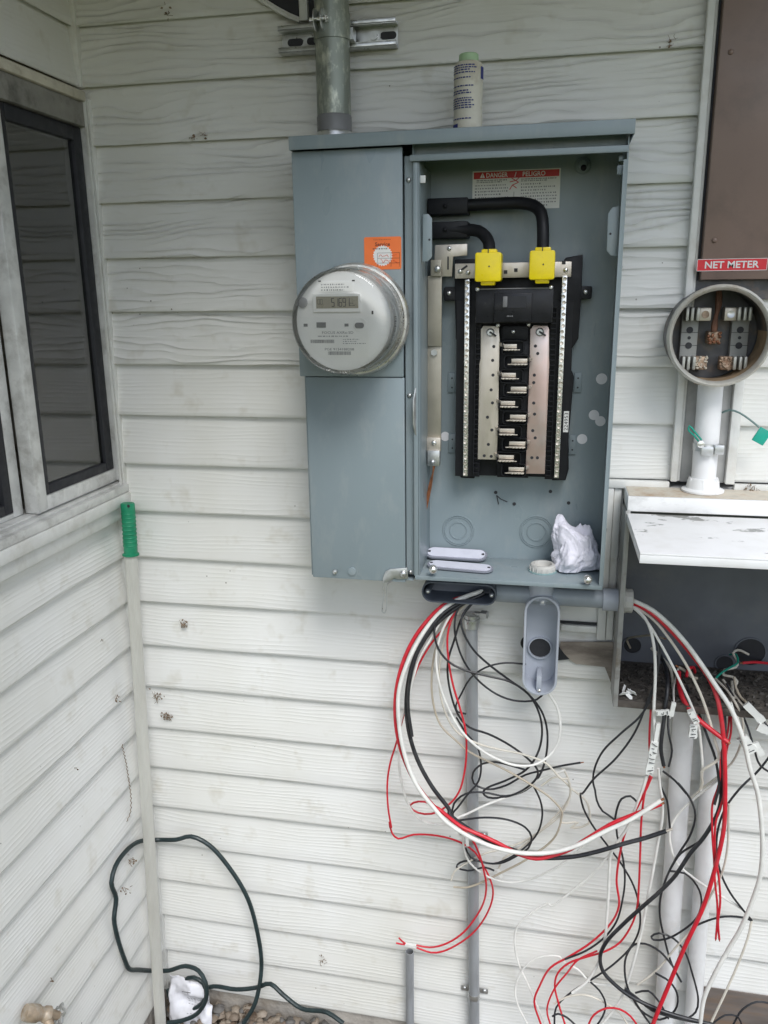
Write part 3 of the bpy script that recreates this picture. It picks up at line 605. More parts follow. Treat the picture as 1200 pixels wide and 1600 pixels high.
# yellow lug caps
for b, t_, n_ in (((0.7631,1.7388,0.8065,1.7857), (0.7726,1.7327,0.7961,1.742), (0.7728,1.7829,0.7982,1.791)), ((0.8524,1.7406,0.8937,1.7869), (0.8624,1.7345,0.8853,1.7437), (0.8607,1.7841,0.8865,1.7921))):
    mb = MB(); mb.prism(rrect(*b, .004), -.075, -.118); mb.b4(t_, -.085, -.112); mb.b4(n_, -.08, -.112)
    yc = mb.build('lug_cap', m_yel, it, bevel=.0018, seg=2); yc['label'] = 'yellow plastic lug cap'
    mb = MB(); mb.lathe([(0, 0), (.0014, 0), (.0014, .0004), (0, .0004)], ((b[0]+b[2])/2+.002, -.1182, (b[1]+b[3])/2+.001), (0, -1, 0), 8); mb.build('hole', m_ink, yc, smooth=0)
    mb = MB(); mb.box((b[0]+b[2])/2-.0008, -.1185, b[3]-.001, (b[0]+b[2])/2+.0008, -.1175, b[3]+.006); mb.build('cap_slit', m_ink, yc, smooth=0)
# service cables from the meter side
mb = MB(); mb.tube(smooth_path([(0.653,-0.050,1.867),(0.709,-0.050,1.866),(0.786,-0.051,1.867),(0.834,-0.057,1.866),(0.856,-0.066,1.860),(0.868,-0.077,1.847),(0.872,-0.086,1.822),(0.873,-0.095,1.785)]), .0102, 14); mb.build('service_cable', m_cable, cab)
mb = MB(); mb.tube(smooth_path([(0.653,-0.050,1.827),(0.709,-0.052,1.827),(0.743,-0.055,1.826),(0.763,-0.062,1.823),(0.776,-0.070,1.813),(0.783,-0.080,1.800),(0.784,-0.090,1.783)]), .0102, 14); mb.build('service_cable', m_cable, cab)
for b in ((0.6744,1.8517,0.7439,1.8785), (0.6745,1.813,0.7444,1.8402)):
    mb = MB(); mb.b4(b, -.02, -.062); tb = mb.build('terminal_block', m_black, cab, bevel=.002); screw(((b[0]+b[2])/2-.004, -.0622, (b[1]+b[3])/2), .004, tb, m_black)
# bonding bracket and ground bar at the left
q_ = [(0.6873,-0.055,1.8022), (0.7431,-0.055,1.803), (0.7434,-0.055,1.7839), (0.7189,-0.055,1.7823), (0.7169,-0.055,1.7491), (0.6988,-0.055,1.7494), (0.6852,-0.055,1.7626)]
mb = MB(); mb.prism([(p[0], p[2]) for p in q_], -.052, -.055); bk = mb.build('bonding_bracket', m_tin, cab, bevel=.0006)
p = (0.7121,-0.056,1.7962); screw((p[0], -.055, p[2]), .0042, bk, m_alb); p = (0.6927,-0.06,1.7623); screw((p[0], -.0605, p[2]), .0062, bk, m_alb)
mb = MB(); p = (0.7101,-0.056,1.7728); mb.box(p[0]-.0014, -.0552, p[2]-.012, p[0]+.0014, -.0554, p[2]+.010); mb.build('slot', m_ink, bk, smooth=0)
m_gbar = mat('dull_ground_bar', (.43, .40, .33), .5, .6, var=.12, vscale=20)
q0 = (0.6739,1.6289,0.6992,1.7507); mb = MB(); mb.b4(q0, -.050, -.0545); mb.b4((0.6799,1.7495,0.6992,1.7775), -.056, -.060); gb = mb.build('ground_bar', m_gbar, cab, bevel=.0008)
q1 = (0.6725,1.4549,0.6985,1.6287); mb = MB(); mb.b4(q1, -.045, -.0495); mb.build('ground_bar', m_gbar, cab, bevel=.0008)
p = (0.6858,-0.056,1.6177); mb = MB(); mb.lathe([(.0062, 0), (.0062, .004), (0, .004)], (p[0], -.0505, p[2]), (0, -1, 0), 6); mb.build('nut', m_zinc, cab)
q2 = (0.6714,1.4371,0.6989,1.4634); mb = MB(); mb.b4(q2, -.045, -.058); lg = mb.build('ground_lug', m_tin, cab, bevel=.001); q3 = (0.6753,1.4109,0.6981,1.4399); mb = MB(); mb.b4(q3, -.046, -.064); mb.build('lug_body', m_zinc, lg, bevel=.001)
p = (0.6869,-0.06,1.4539); screw((p[0], -.0585, p[2]), .005, lg, m_alb); p = (0.6852,-0.064,1.4186); screw((p[0], -.0642, p[2]), .0046, lg, m_zinc)
mb = MB()
for dx in (-.0022, 0, .0022): mb.tube(smooth_path([(a[0]+dx*math.cos(i*1.2), a[1]+dx*math.sin(i*1.2), a[2]) for i, a in enumerate([(0.688,-0.062,1.438),(0.687,-0.060,1.408),(0.682,-0.058,1.383),(0.676,-0.057,1.352),(0.672,-0.055,1.324)])]), .0014, 6)
mb.build('bare_copper_wire', m_copper, cab)
# bus bars
def bus(poly, m):
    mb = MB(); mb.prism([(p[0], p[2]) for p in poly], -.062, -.066); return mb.build('bus_bar', m, it, bevel=.0009)
YBU = -.066
bl = bus([(0.7742,-0.066,1.665), (0.8013,-0.066,1.6644), (0.8037,-0.066,1.6391), (0.8036,-0.066,1.5885), (0.8044,-0.066,1.4923), (0.8031,-0.066,1.4266), (0.7686,-0.066,1.4266), (0.7686,-0.066,1.5993), (0.7706,-0.066,1.6084), (0.7701,-0.066,1.6588)], m_tin)
br_ = bus([(0.8557,-0.066,1.6585), (0.8612,-0.066,1.6655), (0.8851,-0.066,1.6645), (0.888,-0.066,1.6584), (0.8899,-0.066,1.607), (0.8906,-0.066,1.5998), (0.8901,-0.066,1.4028), (0.8556,-0.066,1.4025), (0.856,-0.066,1.4933), (0.8562,-0.066,1.6123)], m_tinp)
def dots(lst, par, r=.0028):
    for p in lst:
        mb = MB(); mb.lathe([(0, 0), (r, 0), (r, .0004), (0, .0004)], (p[0], -.0661, p[2]), (0, -1, 0), 12); mb.build('hole', m_ink, par, smooth=0)
dots([(0.7936,-0.066,1.6292), (0.7921,-0.066,1.6052), (0.7932,-0.066,1.5794), (0.7905,-0.066,1.5532), (0.7934,-0.066,1.5301), (0.785,-0.066,1.5042), (0.7933,-0.066,1.4811), (0.7875,-0.066,1.4546), (0.7932,-0.066,1.4327), (0.7805,-0.066,1.4335)], bl)
dots([(0.8656,-0.066,1.6301), (0.87,-0.066,1.6173), (0.8655,-0.066,1.5799), (0.8649,-0.066,1.5668), (0.8661,-0.066,1.5309), (0.8682,-0.066,1.5112), (0.866,-0.066,1.4815), (0.8708,-0.066,1.4685), (0.8661,-0.066,1.4323), (0.8759,-0.066,1.4324)], br_)
for p in ((0.7872,-0.068,1.6535), (0.8723,-0.068,1.6541)):
    mb = MB(); mb.lathe([(.0072, 0), (.0072, .002), (.005, .004), (.005, .0055), (0, .0055)], (p[0], -.0662, p[2]), (0, -1, 0), 16); o = mb.build('bus_bolt', m_zinc, it)
    mb = MB(); mb.bar((p[0]-.001, -.0722, p[2]+.001), (p[0]+.0105, -.0722, p[2]-.006), .003, .0012, up=(0, 1, 0)); mb.build('bolt_slot', m_ink, it)
# centre spine and the stabs
mb = MB(); mb.b4((0.8039,1.3927,0.8604,1.6645), -.045, -.0585); mb.build('stab_spine', m_black, it, bevel=.001)
mb = MB(); mb.b4((0.8068,1.6396,0.8532,1.6658), -.0586, -.068); mb.build('stab_spine', m_black, it, bevel=.003)
LS = [((0.808,-0.072,1.6296), (0.8349,-0.072,1.6296)), ((0.8055,-0.072,1.58), (0.8346,-0.072,1.5802)), ((0.8049,-0.072,1.5305), (0.8347,-0.072,1.5309)), ((0.8042,-0.072,1.481), (0.835,-0.072,1.4816)), ((0.8034,-0.072,1.4329), (0.8351,-0.072,1.4338))]
RS = [((0.8563,-0.072,1.6047), (0.8243,-0.072,1.6045)), ((0.8564,-0.072,1.5559), (0.8244,-0.072,1.5556)), ((0.8568,-0.072,1.5063), (0.8244,-0.072,1.5057)), ((0.8574,-0.072,1.4581), (0.8242,-0.072,1.4573)), ((0.8567,-0.072,1.4111), (0.8245,-0.072,1.4101))]
for a, b in LS + RS:
    s_ = 1 if b[0] > a[0] else -1; mb = MB(); z = a[2]
    xa, xb = a[0]-s_*.004, b[0]
    mb.box(xa+s_*.0075, -.0725, z-.0030, xb-s_*.001, -.0695, z+.0040)                       # the step forward off the bus
    mb.bar((xa, -.064, z+.004), (xa+s_*.0065, -.071, z+.002), .004, .006, up=(0, 0, 1))
    mb.box(xa+s_*.007, -.0730, z-.0060, xb, -.0830, z-.0040)                        # the blade that the breaker grips
    for i in range(4): x = xa+s_*(.009+i*.0056); mb.box(x, -.0830, z-.0064, x+s_*.0040, -.0850, z-.0037)
    mb.box(xb, -.078, z-.0060, xb+s_*.0050, -.0830, z-.0044)
    mb.build('stab', m_tin, it, bevel=.0005)
    cx_ = (xa+xb)/2 + s_*.004                                                       # moulded wall round each stab
    poly = rrect(min(xa, xb+s_*.012)+ (.004 if s_ > 0 else 0), z-.0135, max(xa, xb+s_*.012)-(.004 if s_ < 0 else 0), z+.0105, .006)
    mb = MB(); inner = rrect(min(xa, xb+s_*.012)+(.004 if s_ > 0 else 0)+.0016, z-.0119, max(xa, xb+s_*.012)-(.004 if s_ < 0 else 0)-.0016, z+.0089, .0046)
    n_ = len(poly); mb.add([(p[0], -.0585, p[1]) for p in poly]+[(p[0], -.0745, p[1]) for p in poly]+[(p[0], -.0745, p[1]) for p in inner]+[(p[0], -.0585, p[1]) for p in inner], [(k*n_+i, k*n_+(i+1) % n_, ((k+1) % 4)*n_+(i+1) % n_, ((k+1) % 4)*n_+i) for k in range(3) for i in range(n_)])
    mb.build('stab_shroud', m_black, it)
# serial label reading upwards
sl_ = (0.9192,1.4784,0.9281,1.516); mb = MB(); mb.b4(sl_, YC+.0035, YC+.003); o = mb.build('serial_label', m_paper, it, smooth=0)
text('serial_number', '224953', (sl_[0]+.0012, sl_[1]+.003, sl_[2]-.0012, sl_[3]-.003), YC+.0028, m_ink, it, rot=True)

# ================================================================== electricity meter
MX, MZ = .566, 1.679
met = thing('electricity_meter', (MX, -.151, MZ-.09), 'round white digital electricity meter under a clear cover', 'electricity meter')
def lat(nm, prof, m, par, n=56, **k):
    mb = MB(); mb.lathe([(r, h) for r, h in prof], (MX, -.151, MZ), (0, -1, 0), n, **k); return mb.build(nm, m, par, smooth=40)
lat('sealing_ring', [(.083, 0), (.0915, .0), (.0935, .005), (.0930, .010), (.0900, .014), (.084, .0145)], m_ring, met)
lat('base', [(.0805, .008), (.0805, .026), (.0785, .030)], m_mbody, met)
lat('body', [(.0765, .028), (.0765, .080), (.075, .086)], m_mbody, met)
fa = lat('face_plate', [(0, .0862), (.0775, .0862), (.0775, .090), (.0768, .0912), (0, .0912)], m_mface, met)
lat('cover', [(.0845, .016), (.0840, .055), (.0832, .094), (.0818, .101), (.0785, .1065), (.073, .1090), (.060, .1098), (0, .1100)], m_poly, met)
lat('cover_rim', [(.0846, .013), (.0868, .013), (.0868, .018), (.0848, .021)], m_ring, met)
YM = -.151-.0912
def mq(nm, b, m, d=.0005, par=None, bev=0): q = MB(); q.b4(b, YM-.00005, YM-d); return q.build(nm, m, par or fa, bevel=bev, smooth=0)
mq('display_bezel', (0.5179,1.694,0.5957,1.7226), m_white, .003, bev=.0008)
lc = (0.5237,1.7,0.5925,1.7184); q = MB(); q.b4(lc, YM-.0031, YM-.0034); q.build('display', m_lcd, fa, smooth=0)
# seven-segment digits
SEG = {'0': 'abcdef', '1': 'bc', '5': 'afgcd', '6': 'afgedc', '9': 'abcdfg'}
def digits(s, x, z, w_, h_, gap, th):
    mb = MB(); y = YM-.0036
    for ch in s:
        e = {'a': (0, 1, 1, 1), 'b': (1, .5, 1, 1), 'c': (1, 0, 1, .5), 'd': (0, 0, 1, 0), 'e': (0, 0, 0, .5), 'f': (0, .5, 0, 1), 'g': (0, .5, 1, .5)}
        for k in SEG[ch]:
            a, b, c, d = e[k]; mb.bar((x+a*w_, y, z+b*h_), (x+c*w_, y, z+d*h_), th, .0002, up=(0, 1, 0))
        x += w_+gap
    return mb.build('display_digits', m_ink, fa, smooth=0)
W_, H_ = lc[2]-lc[0], lc[3]-lc[1]
digits('51691', lc[0]+W_*.37, lc[1]+H_*.17, W_*.062, H_*.66, W_*.028, .0012)
digits('00', lc[0]+W_*.04, lc[1]+H_*.35, W_*.045, H_*.42, W_*.02, .0005)
print_lines('display_unit', (lc[0]+W_*.78, lc[1]+H_*.15, lc[0]+W_*.93, lc[1]+H_*.5), YM-.0036, 2, m_ink, fa, .5, 3, (.3, .5))
lb = (0.5279,1.7252,0.5836,1.7408); mq('brand_label', lb, m_paper, .0004)
print_lines('fine_print', (lb[0]+.004, lb[1]+.001, lb[2]-.006, lb[3]-.002), YM-.0006, 3, m_inkg, fa, .6, 9)
lb = (0.5091,1.623,0.6081,1.6668); mq('data_label', lb, m_paper, .0004)
text('data_text', 'FOCUS AXRe-SD', (0.5313,1.6602,0.5829,1.6642), YM-.0006, m_inkg, fa)
text('data_text', 'PGE 9134188208', (0.5351,1.634,0.5835,1.6379), YM-.0006, m_inkg, fa)
print_lines('fine_print', (0.5241,1.6546,0.5919,1.6583), YM-.0006, 1, m_inkg, fa, .6, 11)
print_lines('fine_print', (0.5655,1.6434,0.6043,1.6532), YM-.0006, 3, m_inkg, fa, .5, 12)
def barcode(b, m, seed):
    rr = random.Random(seed); mb = MB(); x = b[0]
    while x < b[2]: L = rr.choice((.0003, .0006, .0009)); mb.quad((x, YM-.0006, b[1]), (x+L, YM-.0006, b[1]), (x+L, YM-.0006, b[3]), (x, YM-.0006, b[3])); x += L+rr.choice((.0003, .0006))
    mb.build('barcode', m, fa, smooth=0)
barcode((0.5115,1.6456,0.5514,1.6511), m_inkg, 1); barcode((0.5402,1.6269,0.5776,1.6325), m_inkg, 2)
rp = (0.5007,-0.243,1.7095); mb = MB(); mb.lathe([(.0082, 0), (.0082, .003), (.007, .0035), (0, .0035)], (rp[0], YM, rp[2]), (0, -1, 0), 24); mb.build('reset_button', mat('reset_grey', (.36, .36, .36), .45), fa)
mq('button_slot', (0.5075,1.7055,0.516,1.7124), m_mbody, .0008)
mq('optical_port', (0.5224,1.6701,0.5379,1.6784), m_mgrey, .001); mq('screw_slot', (0.5008,1.6718,0.5073,1.6763), m_mgrey, .001); mq('screw_slot', (0.5689,1.6717,0.5752,1.6762), m_mgrey, .001)
pp_ = (0.5856,1.669,0.6005,1.6776); mb = MB(); mb.prism(rrect(*pp_, .004), YM, YM-.0016); mb.build('optical_port', m_mgrey, fa, smooth=0)
pc = (0.5935,-0.243,1.6738); mb = MB(); mb.lathe([(.0105, 0), (.0105, .0008), (.0097, .0008), (.0097, 0)], (pc[0], YM, pc[2]), (0, -1, 0), 28, closed=True); mb.build('port_ring', m_mbody, fa)
for b in ((0.5275,1.7412,0.5318,1.7429), (0.5825,1.7412,0.587,1.7431), (0.6132,1.6903,0.6161,1.6957)): mq('slot', b, m_ink, .0004)
for i in range(6):
    mb = MB(); zz = MZ+.035-.014*i
    for s_ in (-1, 1): mb.box(MX+s_*.062, YM-.0001, zz, MX+s_*.072, YM-.0003, zz+.0004)
    mb.build('face_rib', m_mbody, fa, smooth=0)
# curved label on the side of the body
mb = MB()
def arc_patch(mb, r, a0, a1, h0, h1, n=10):
    b = len(mb.v)
    for i in range(n+1):
        a = a0+(a1-a0)*i/n
        for h in (h0, h1): mb.v.append((MX+r*math.cos(a), -.151-h, MZ+r*math.sin(a)))
    for i in range(n): mb.f.append((b+2*i, b+2*i+1, b+2*i+3, b+2*i+2))
arc_patch(mb, .0771, math.radians(-38), math.radians(8), .036, .056); mb.build('side_label', m_paper, met)
mb = MB()
for i in range(22): a = math.radians(-36+i*1.9); arc_patch(mb, .0773, a, a+math.radians(.6 if i % 3 else 1.2), .039, .053, 1)
mb.build('barcode', m_inkg, met, smooth=0)

# ================================================================== mast, strut, bottle
MSX = .515
mast = thing('service_mast', (MSX, -.068, 1.9702), 'galvanised steel service mast rising from the top of the grey cabinet', 'conduit')
mb = MB(); mb.lathe([(.0288, .045), (.0288, .60)], (MSX, -.068, 1.9702), (0, 0, 1), 40); mb.build('mast_pipe', m_galv, mast)
mb = MB(); mb.lathe([(.0306, .0), (.0306, .016), (.0296, .0185), (.0268, .0185)], (MSX, -.068, 1.9704), (0, 0, 1), 40); mb.build('hub', m_zinc, mast)
mb = MB(); mb.lathe([(.0280, .0186), (.0297, .019), (.0297, .042), (.0286, .0449)], (MSX, -.068, 1.9702), (0, 0, 1), 40); mb.build('gasket_band', m_mgrey, mast)
zs = 2.146
st = thing('strut_channel', (MSX, -.027, zs-.022), 'slotted steel strut channel fixed across the siding behind the mast', 'strut channel')
for s_ in (1, -1):
    mb = MB(); z = zs+s_*.0175
    mb.box(.411, -.0150, z-.0035, .617, -.040, z-.0035+.0016); mb.box(.411, -.040, z-.0035, .617, -.0385, z+.0035); mb.box(.411, -.033, z+.0035 if s_ < 0 else z-.0052, .617, -.0400, z+.0051 if s_ < 0 else z-.0036)
    mb.build('rail', m_zinc, st, bevel=.0005)
mb = MB(); mb.box(.411, -.0150, zs-.021, .617, -.0165, zs+.021); bw = mb.build('web', m_zinc, st)
for x in (.435, .47, .60):
    mb = MB(); mb.prism(rrect(x-.014, zs-.006, x+.014, zs+.006, .0055), -.0166, -.0169); mb.build('slot', m_ink, st, smooth=0)
mb = MB(); mb.lathe([(.011, 0), (.011, .003), (.007, .003), (.007, .007), (0, .007)], (.576, -.0166, zs), (0, -1, 0), 18); mb.build('washer_bolt', m_zinc, st)
cl = thing('pipe_clamp', (MSX, -.068, zs-.02), 'two-piece pipe clamp with a bolt holding the mast to the strut', 'pipe clamp')
mb = MB(); a0 = math.radians(100)
mb.lathe([(.0289, -.017), (.0309, -.017), (.0309, .022), (.0289, .022)], (MSX, -.068, zs), (0, 0, 1), 48, closed=True); mb.build('band', m_galv, cl)
for dx in (-.008, .004):
    mb = MB(); x = MSX-.012+dx; mb.lathe([(0, 0), (.0165, 0), (.0165, .0020), (0, .0020)], (x, -.099, zs+.008), (1, 0, 0), 24); mb.build('ear', m_zinc, cl)
mb = MB(); mb.cyl((MSX-.028, -.104, zs+.008), (MSX+.004, -.104, zs+.008), .003, n=12); mb.lathe([(.006, 0), (.006, .004), (0, .004)], (MSX-.001, -.104, zs+.008), (1, 0, 0), 6); mb.build('bolt', m_alb, cl)
mb = MB(); mb.box(MSX-.028, -.040, zs-.012, MSX-.022, -.070, zs+.016); mb.build('clamp_foot', m_zinc, cl); mb = MB(); mb.box(MSX+.026, -.0405, zs-.014, MSX+.034, -.062, zs+.004); mb.build('clamp_foot', m_zinc, cl)

bt = thing('sealant_bottle', (.745, -.085, 1.9702), 'grimy white plastic bottle with a pale green cap on the cabinet hood', 'bottle')
m_bot = mat('grimy_bottle', (.66, .63, .53), .45, var=.06, vscale=40, dirt=(.36, .30, .20), dirt_amt=.55, dirt_scale=34)
def bl_(nm, prof, m): q = MB(); q.lathe(prof, (.745, -.085, 1.9702), (0, 0, 1), 36); return q.build(nm, m, bt, smooth=40)
bl_('body', [(0, .0003), (.0215, .0003), (.0232, .002), (.0235, .020), (.0228, .052), (.0236, .085), (.0234, .098), (.0225, .1045), (.0195, .1085), (.0150, .1092)], m_bot)
bl_('cap', [(.0150, .1094), (.0158, .1098), (.0156, .1195), (.0140, .1210), (0, .1213)], mat('pale_green_cap', (.42, .60, .36), .5))
mb = MB(); rr = random.Random(5)
def bp(mb, a, z, h, L, r=.0241):
    n_ = max(1, int(L/.16)); b = len(mb.v)
    for i in range(n_+1):
        t = a+L*i/n_
        for q in (0, h): mb.v.append((.745+r*math.cos(t), -.085+r*math.sin(t), 1.9702+z+q))
    for i in range(n_): mb.f.append((b+2*i, b+2*i+1, b+2*i+3, b+2*i+2))
for z in (.100, .0965, .0932, .0895, .082, .070, .063, .0595, .052, .0485, .045, .0415, .038, .022):
    a = math.radians(188); end = math.radians(rr.uniform(278, 300))
    while a < end: L = rr.uniform(.06, .22); bp(mb, a, z, .0018, L); a += L+.05
mb.build('label_print', m_inkb, bt, smooth=0)
mb = MB(); bp(mb, math.radians(190), .003, .013, .75); bp(mb, math.radians(330), .082, .018, .5); mb.build('label_band', m_inkb, bt, smooth=0)

# ================================================================== things lying in the cabinet
# crumpled rag
rb = (0.902,1.2224,0.9932,1.3226); rc = Vector(((rb[0]+rb[2])/2, -.075, (rb[1]+rb[3])/2-.004))
bm = bmesh.new(); bmesh.ops.create_icosphere(bm, subdivisions=6, radius=1)
rr = random.Random(21); dirs = [Vector((rr.gauss(0, 1), rr.gauss(0, 1), rr.gauss(0, .8))).normalized() for _ in range(7)]
for v in bm.verts:
    n_ = v.co.normalized(); w_ = n_*1.0 + noise.noise_vector(n_*.9+Vector((4, 4, 1)))*.55
    s_ = .84 + .34*noise.noise(n_*1.2+Vector((3, 1, 7)))
    for k, d in enumerate(dirs):                              # cloth gathered into a few crossing pleats
        t = w_.dot(d)*(3.3+k*.45)+k; s_ += .115*(1-abs(math.sin(t)))**1.6*max(0, .35+noise.noise(n_*1.4+Vector((k*3, 0, 0)))*1.3) + .030*(1-abs(math.sin(t*2.6+k)))**2
    q = n_*s_
    if q.z > .15: q.z *= 1+.75*max(0, noise.noise(Vector((n_.x*2.0+1.3, n_.y*2.0, 3))))
    q += Vector((-.55, 0, .62))*max(0, n_.dot(Vector((-.62, -.1, .78)))-.80)*3.0   # one corner pulled up
    if q.z < -.60: q.z = -.60-(-.60-q.z)*.12
    v.co = Vector((q.x*.042, q.y*.034, q.z*.043))
zmin = min(v.co.z for v in bm.verts)
me = bpy.data.meshes.new('rag'); bm.to_mesh(me); bm.free(); me.shade_smooth(); me.materials.append(m_rag)
rag = bpy.data.objects.new('rag', me); COL.objects.link(rag); rag.location = (rc.x+.006, -.066, 1.2242-zmin)
tag(rag, 'crumpled white cloth rag inside the open cabinet', 'rag')
# grey cover plates for conduit bodies
m_plate = mat('grey_cover_plate', (.24, .25, .29), .42, var=.06); m_foam = mat('pale_gasket', (.66, .67, .76), .7, var=.05)
def cover_plate(loc, tilt, yaw, label, L=.125, W=.036):
    o = thing('cover_plate', loc, label, 'cover plate')
    R = Matrix.Rotation(yaw, 4, 'Z') @ Matrix.Rotation(tilt, 4, 'X'); lo_ = Vector(loc)
    def pl(nm, m, inset, z0, z1):
        q = MB(); poly = rrect(-L/2+inset, -W/2+inset, L/2-inset, W/2-inset, W/2-inset-.0002, 8); n_ = len(poly)
        q.add([tuple(R @ Vector((p[0], p[1], z0)) + lo_) for p in poly]+[tuple(R @ Vector((p[0], p[1], z1)) + lo_) for p in poly], [tuple(range(n_)), tuple(range(2*n_-1, n_-1, -1))]+[(i, i+n_, (i+1) % n_+n_, (i+1) % n_) for i in range(n_)])
        return q.build(nm, m, o)
    pl('plate', m_plate, 0, 0, .003); pl('gasket', m_foam, .004, .0031, .0048)
    for s_ in (-1, 1): q = MB(); c = R @ Vector((s_*(L/2-.008), 0, .0049)) + lo_; q.lathe([(.003, 0), (.003, .0005), (0, .0005)], c, R @ Vector((0, 0, 1)), 10); q.build('screw_hole', m_ink, o, smooth=0)
cover_plate((.742, -.098, 1.2275), math.radians(4), math.radians(-6), 'grey oval cover plate with pale gasket lying on the cabinet floor')
cover_plate((.728, -.040, 1.2330), math.radians(18), math.radians(-2), 'grey oval cover plate lying behind the other at the back of the cabinet', .12)
# PVC terminal ring on the cabinet floor belongs to the big conduit body below
LBX = .8955
NX, NY = (0.893,-0.0813,1.231)[0], (0.893,-0.0813,1.231)[1]
lbb = thing('elbow_conduit', (LBX, -.065, .975), 'open grey plastic conduit elbow body hanging under the cabinet', 'conduit body')
def lath(nm, prof, m, o, ax, par, n=28, **k): q = MB(); q.lathe(prof, o, ax, n, **k); return q.build(nm, m, par, smooth=40)
lath('locknut', [(.015, .0), (.0225, .0), (.0235, .003), (.0235, .0105), (.0215, .0135), (.0165, .0135), (.0155, .004)], m_bush, (NX, NY, 1.2242), (0, 0, 1), lbb)
mb = MB()
for i in range(16): a = 6.283*i/16; mb.box(NX+.0235*math.cos(a)-.001, NY+.0235*math.sin(a)-.001, 1.226, NX+.0235*math.cos(a)+.001, NY+.0235*math.sin(a)+.001, 1.234)
mb.build('locknut_ribs', m_bush, lbb)
mb = MB(); mb.lathe([(.0262, 0), (.0262, .0018), (.0240, .0018)], (NX, NY, 1.2240), (0, 0, 1), 24); mb.build('washer', mat('teal_glue', (.28, .42, .43), .4), lbb)
lath('hub', [(.0228, 0), (.0228, .052), (.0215, .0545)], m_pvcl, (LBX-.004, -.066, 1.1655), (0, 0, 1), lbb)
bx = [LBX-.0325, .978, LBX+.0325, 1.178]
def shell(o, b, rad, y0, y1, wall, nm, m, floor=.004):
    """open tray: rounded walls with a floor at the back, mouth towards the yard"""
    out = rrect(*b, rad, 8); inn = rrect(b[0]+wall, b[1]+wall, b[2]-wall, b[3]-wall, rad-wall, 8); n_ = len(out); q = MB()
    rings = [[(p[0], y0, p[1]) for p in out], [(p[0], y1, p[1]) for p in out], [(p[0], y1, p[1]) for p in inn], [(p[0], y0-floor, p[1]) for p in inn]]
    q.v = sum(rings, [])
    for k in range(3):
        for i in range(n_): q.f.append((k*n_+i, k*n_+(i+1) % n_, (k+1)*n_+(i+1) % n_, (k+1)*n_+i))
    q.f.append(tuple(range(n_-1, -1, -1))); q.f.append(tuple(3*n_+i for i in range(n_)))
    return q.build(nm, m, o, bevel=.0006)
shell(lbb, bx, .0318, -.040, -.095, .0042, 'body', m_pvcl)
lath('rear_port', [(0, 0), (.0205, 0), (.0205, .0006), (0, .0006)], m_ink, (LBX-.002, -.0441, 1.055), (0, -1, 0), lbb)
lath('port_collar', [(.0203, 0), (.0225, 0), (.0225, .006), (.0203, .006)], m_pvcl, (LBX-.002, -.0441, 1.055), (0, -1, 0), lbb, closed=True)
mb = MB(); mb.box(LBX-.006, -.044, .984, LBX+.004, -.088, 1.014); mb.box(LBX-.005, -.050, 1.160, LBX+.005, -.093, 1.172); mb.build('screw_boss', m_pvcl, lbb, bevel=.002)
for z in (1.167, .988): screw((LBX, -.0935, z), .0034, lbb, m_alb)

# ---- horizontal run: oval conduit body with the wires, pipe, coupling into the old box
ZH, YH = 1.168, -.062
hr = thing('conduit_run', (.84, YH, ZH-.025), 'grey plastic conduit run with open oval body joining cabinet and old box', 'conduit')
m_pvcd = mat('dark_grey_pvc', (.10, .115, .145), .42, var=.1)
ob = (0.6689,1.1525,0.8105,1.1936)
shell(hr, list(ob), (ob[3]-ob[1])/2-.0006, -.030, -.092, .0028, 'body', m_pvcd)
for x in (ob[0]+.011, ob[2]-.009):
    mb = MB(); mb.lathe([(.0055, 0), (.0055, .04), (0, .04)], (x, -.045, (ob[1]+ob[3])/2-.002), (0, -1, 0), 12); mb.build('screw_boss', m_pvcd, hr); screw((x, -.0852, (ob[1]+ob[3])/2-.002), .0036, hr, m_alb)
mb = MB(); mb.cyl((ob[2]-.003, YH, ZH), (1.012, YH, ZH), .0168, n=24); mb.build('pipe', m_pvc, hr)
mb = MB(); mb.lathe([(.0168, 0), (.021, .0005), (.021, .029), (.019, .030)], (1.004, YH, ZH), (1, 0, 0), 28); mb.build('coupling', m_pvcl, hr)
mb = MB(); mb.lathe([(.017, 0), (.0235, 0), (.0235, .006), (.022, .0065), (.0225, .017), (.0195, .0185), (.0165, .0185), (.016, .004)], (1.0395, YH, ZH), (1, 0, 0), 14); mb.build('locknut', m_bush, hr, smooth=20)

# ================================================================== old breaker box
XO = 1.036
old = thing('old_breaker_box', (1.25, -.02, .985), 'old gutted breaker box with its peeling white lid propped up', 'electrical box')
mb = MB(); mb.box(XO, .070, .985, 1.58, .072, 1.376); mb.build('back_panel', m_dkbox, old)
mb = MB(); mb.box(XO, -.1, .985, XO+.0018, .0698, 1.345); mb.build('side_panel', m_dkbox, old)
mb = MB(); mb.box(1.578, -.1, .985, 1.58, .0698, 1.345); mb.build('side_panel', m_dkbox, old)
mb = MB(); mb.box(XO+.002, -.1, .985, 1.5778, .0698, .987); mb.build('bottom_panel', mat('dusty_floor', (.085, .075, .065), .85, var=.35, vscale=60, dirt=(.26, .23, .19), dirt_amt=.7, dirt_scale=35, bump=.004, bscale=140), old)
mb = MB(); mb.box(XO-.0045, -.1025, .972, XO-.0005, -.030, 1.345); mb.box(XO-.0045, -.104, .972, XO+.004, -.1026, 1.35); fl = mb.build('side_flange', m_flange, old, bevel=.0006)
mb = MB(); mb.box(XO-.004, -.1035, .972, 1.58, -.1005, .986); mb.build('bottom_flange', mat('grimy_lip', (.10, .085, .075), .7, .2, var=.3, vscale=40, dirt=(.33, .30, .26), dirt_amt=.5, dirt_scale=25), old, bevel=.0006)
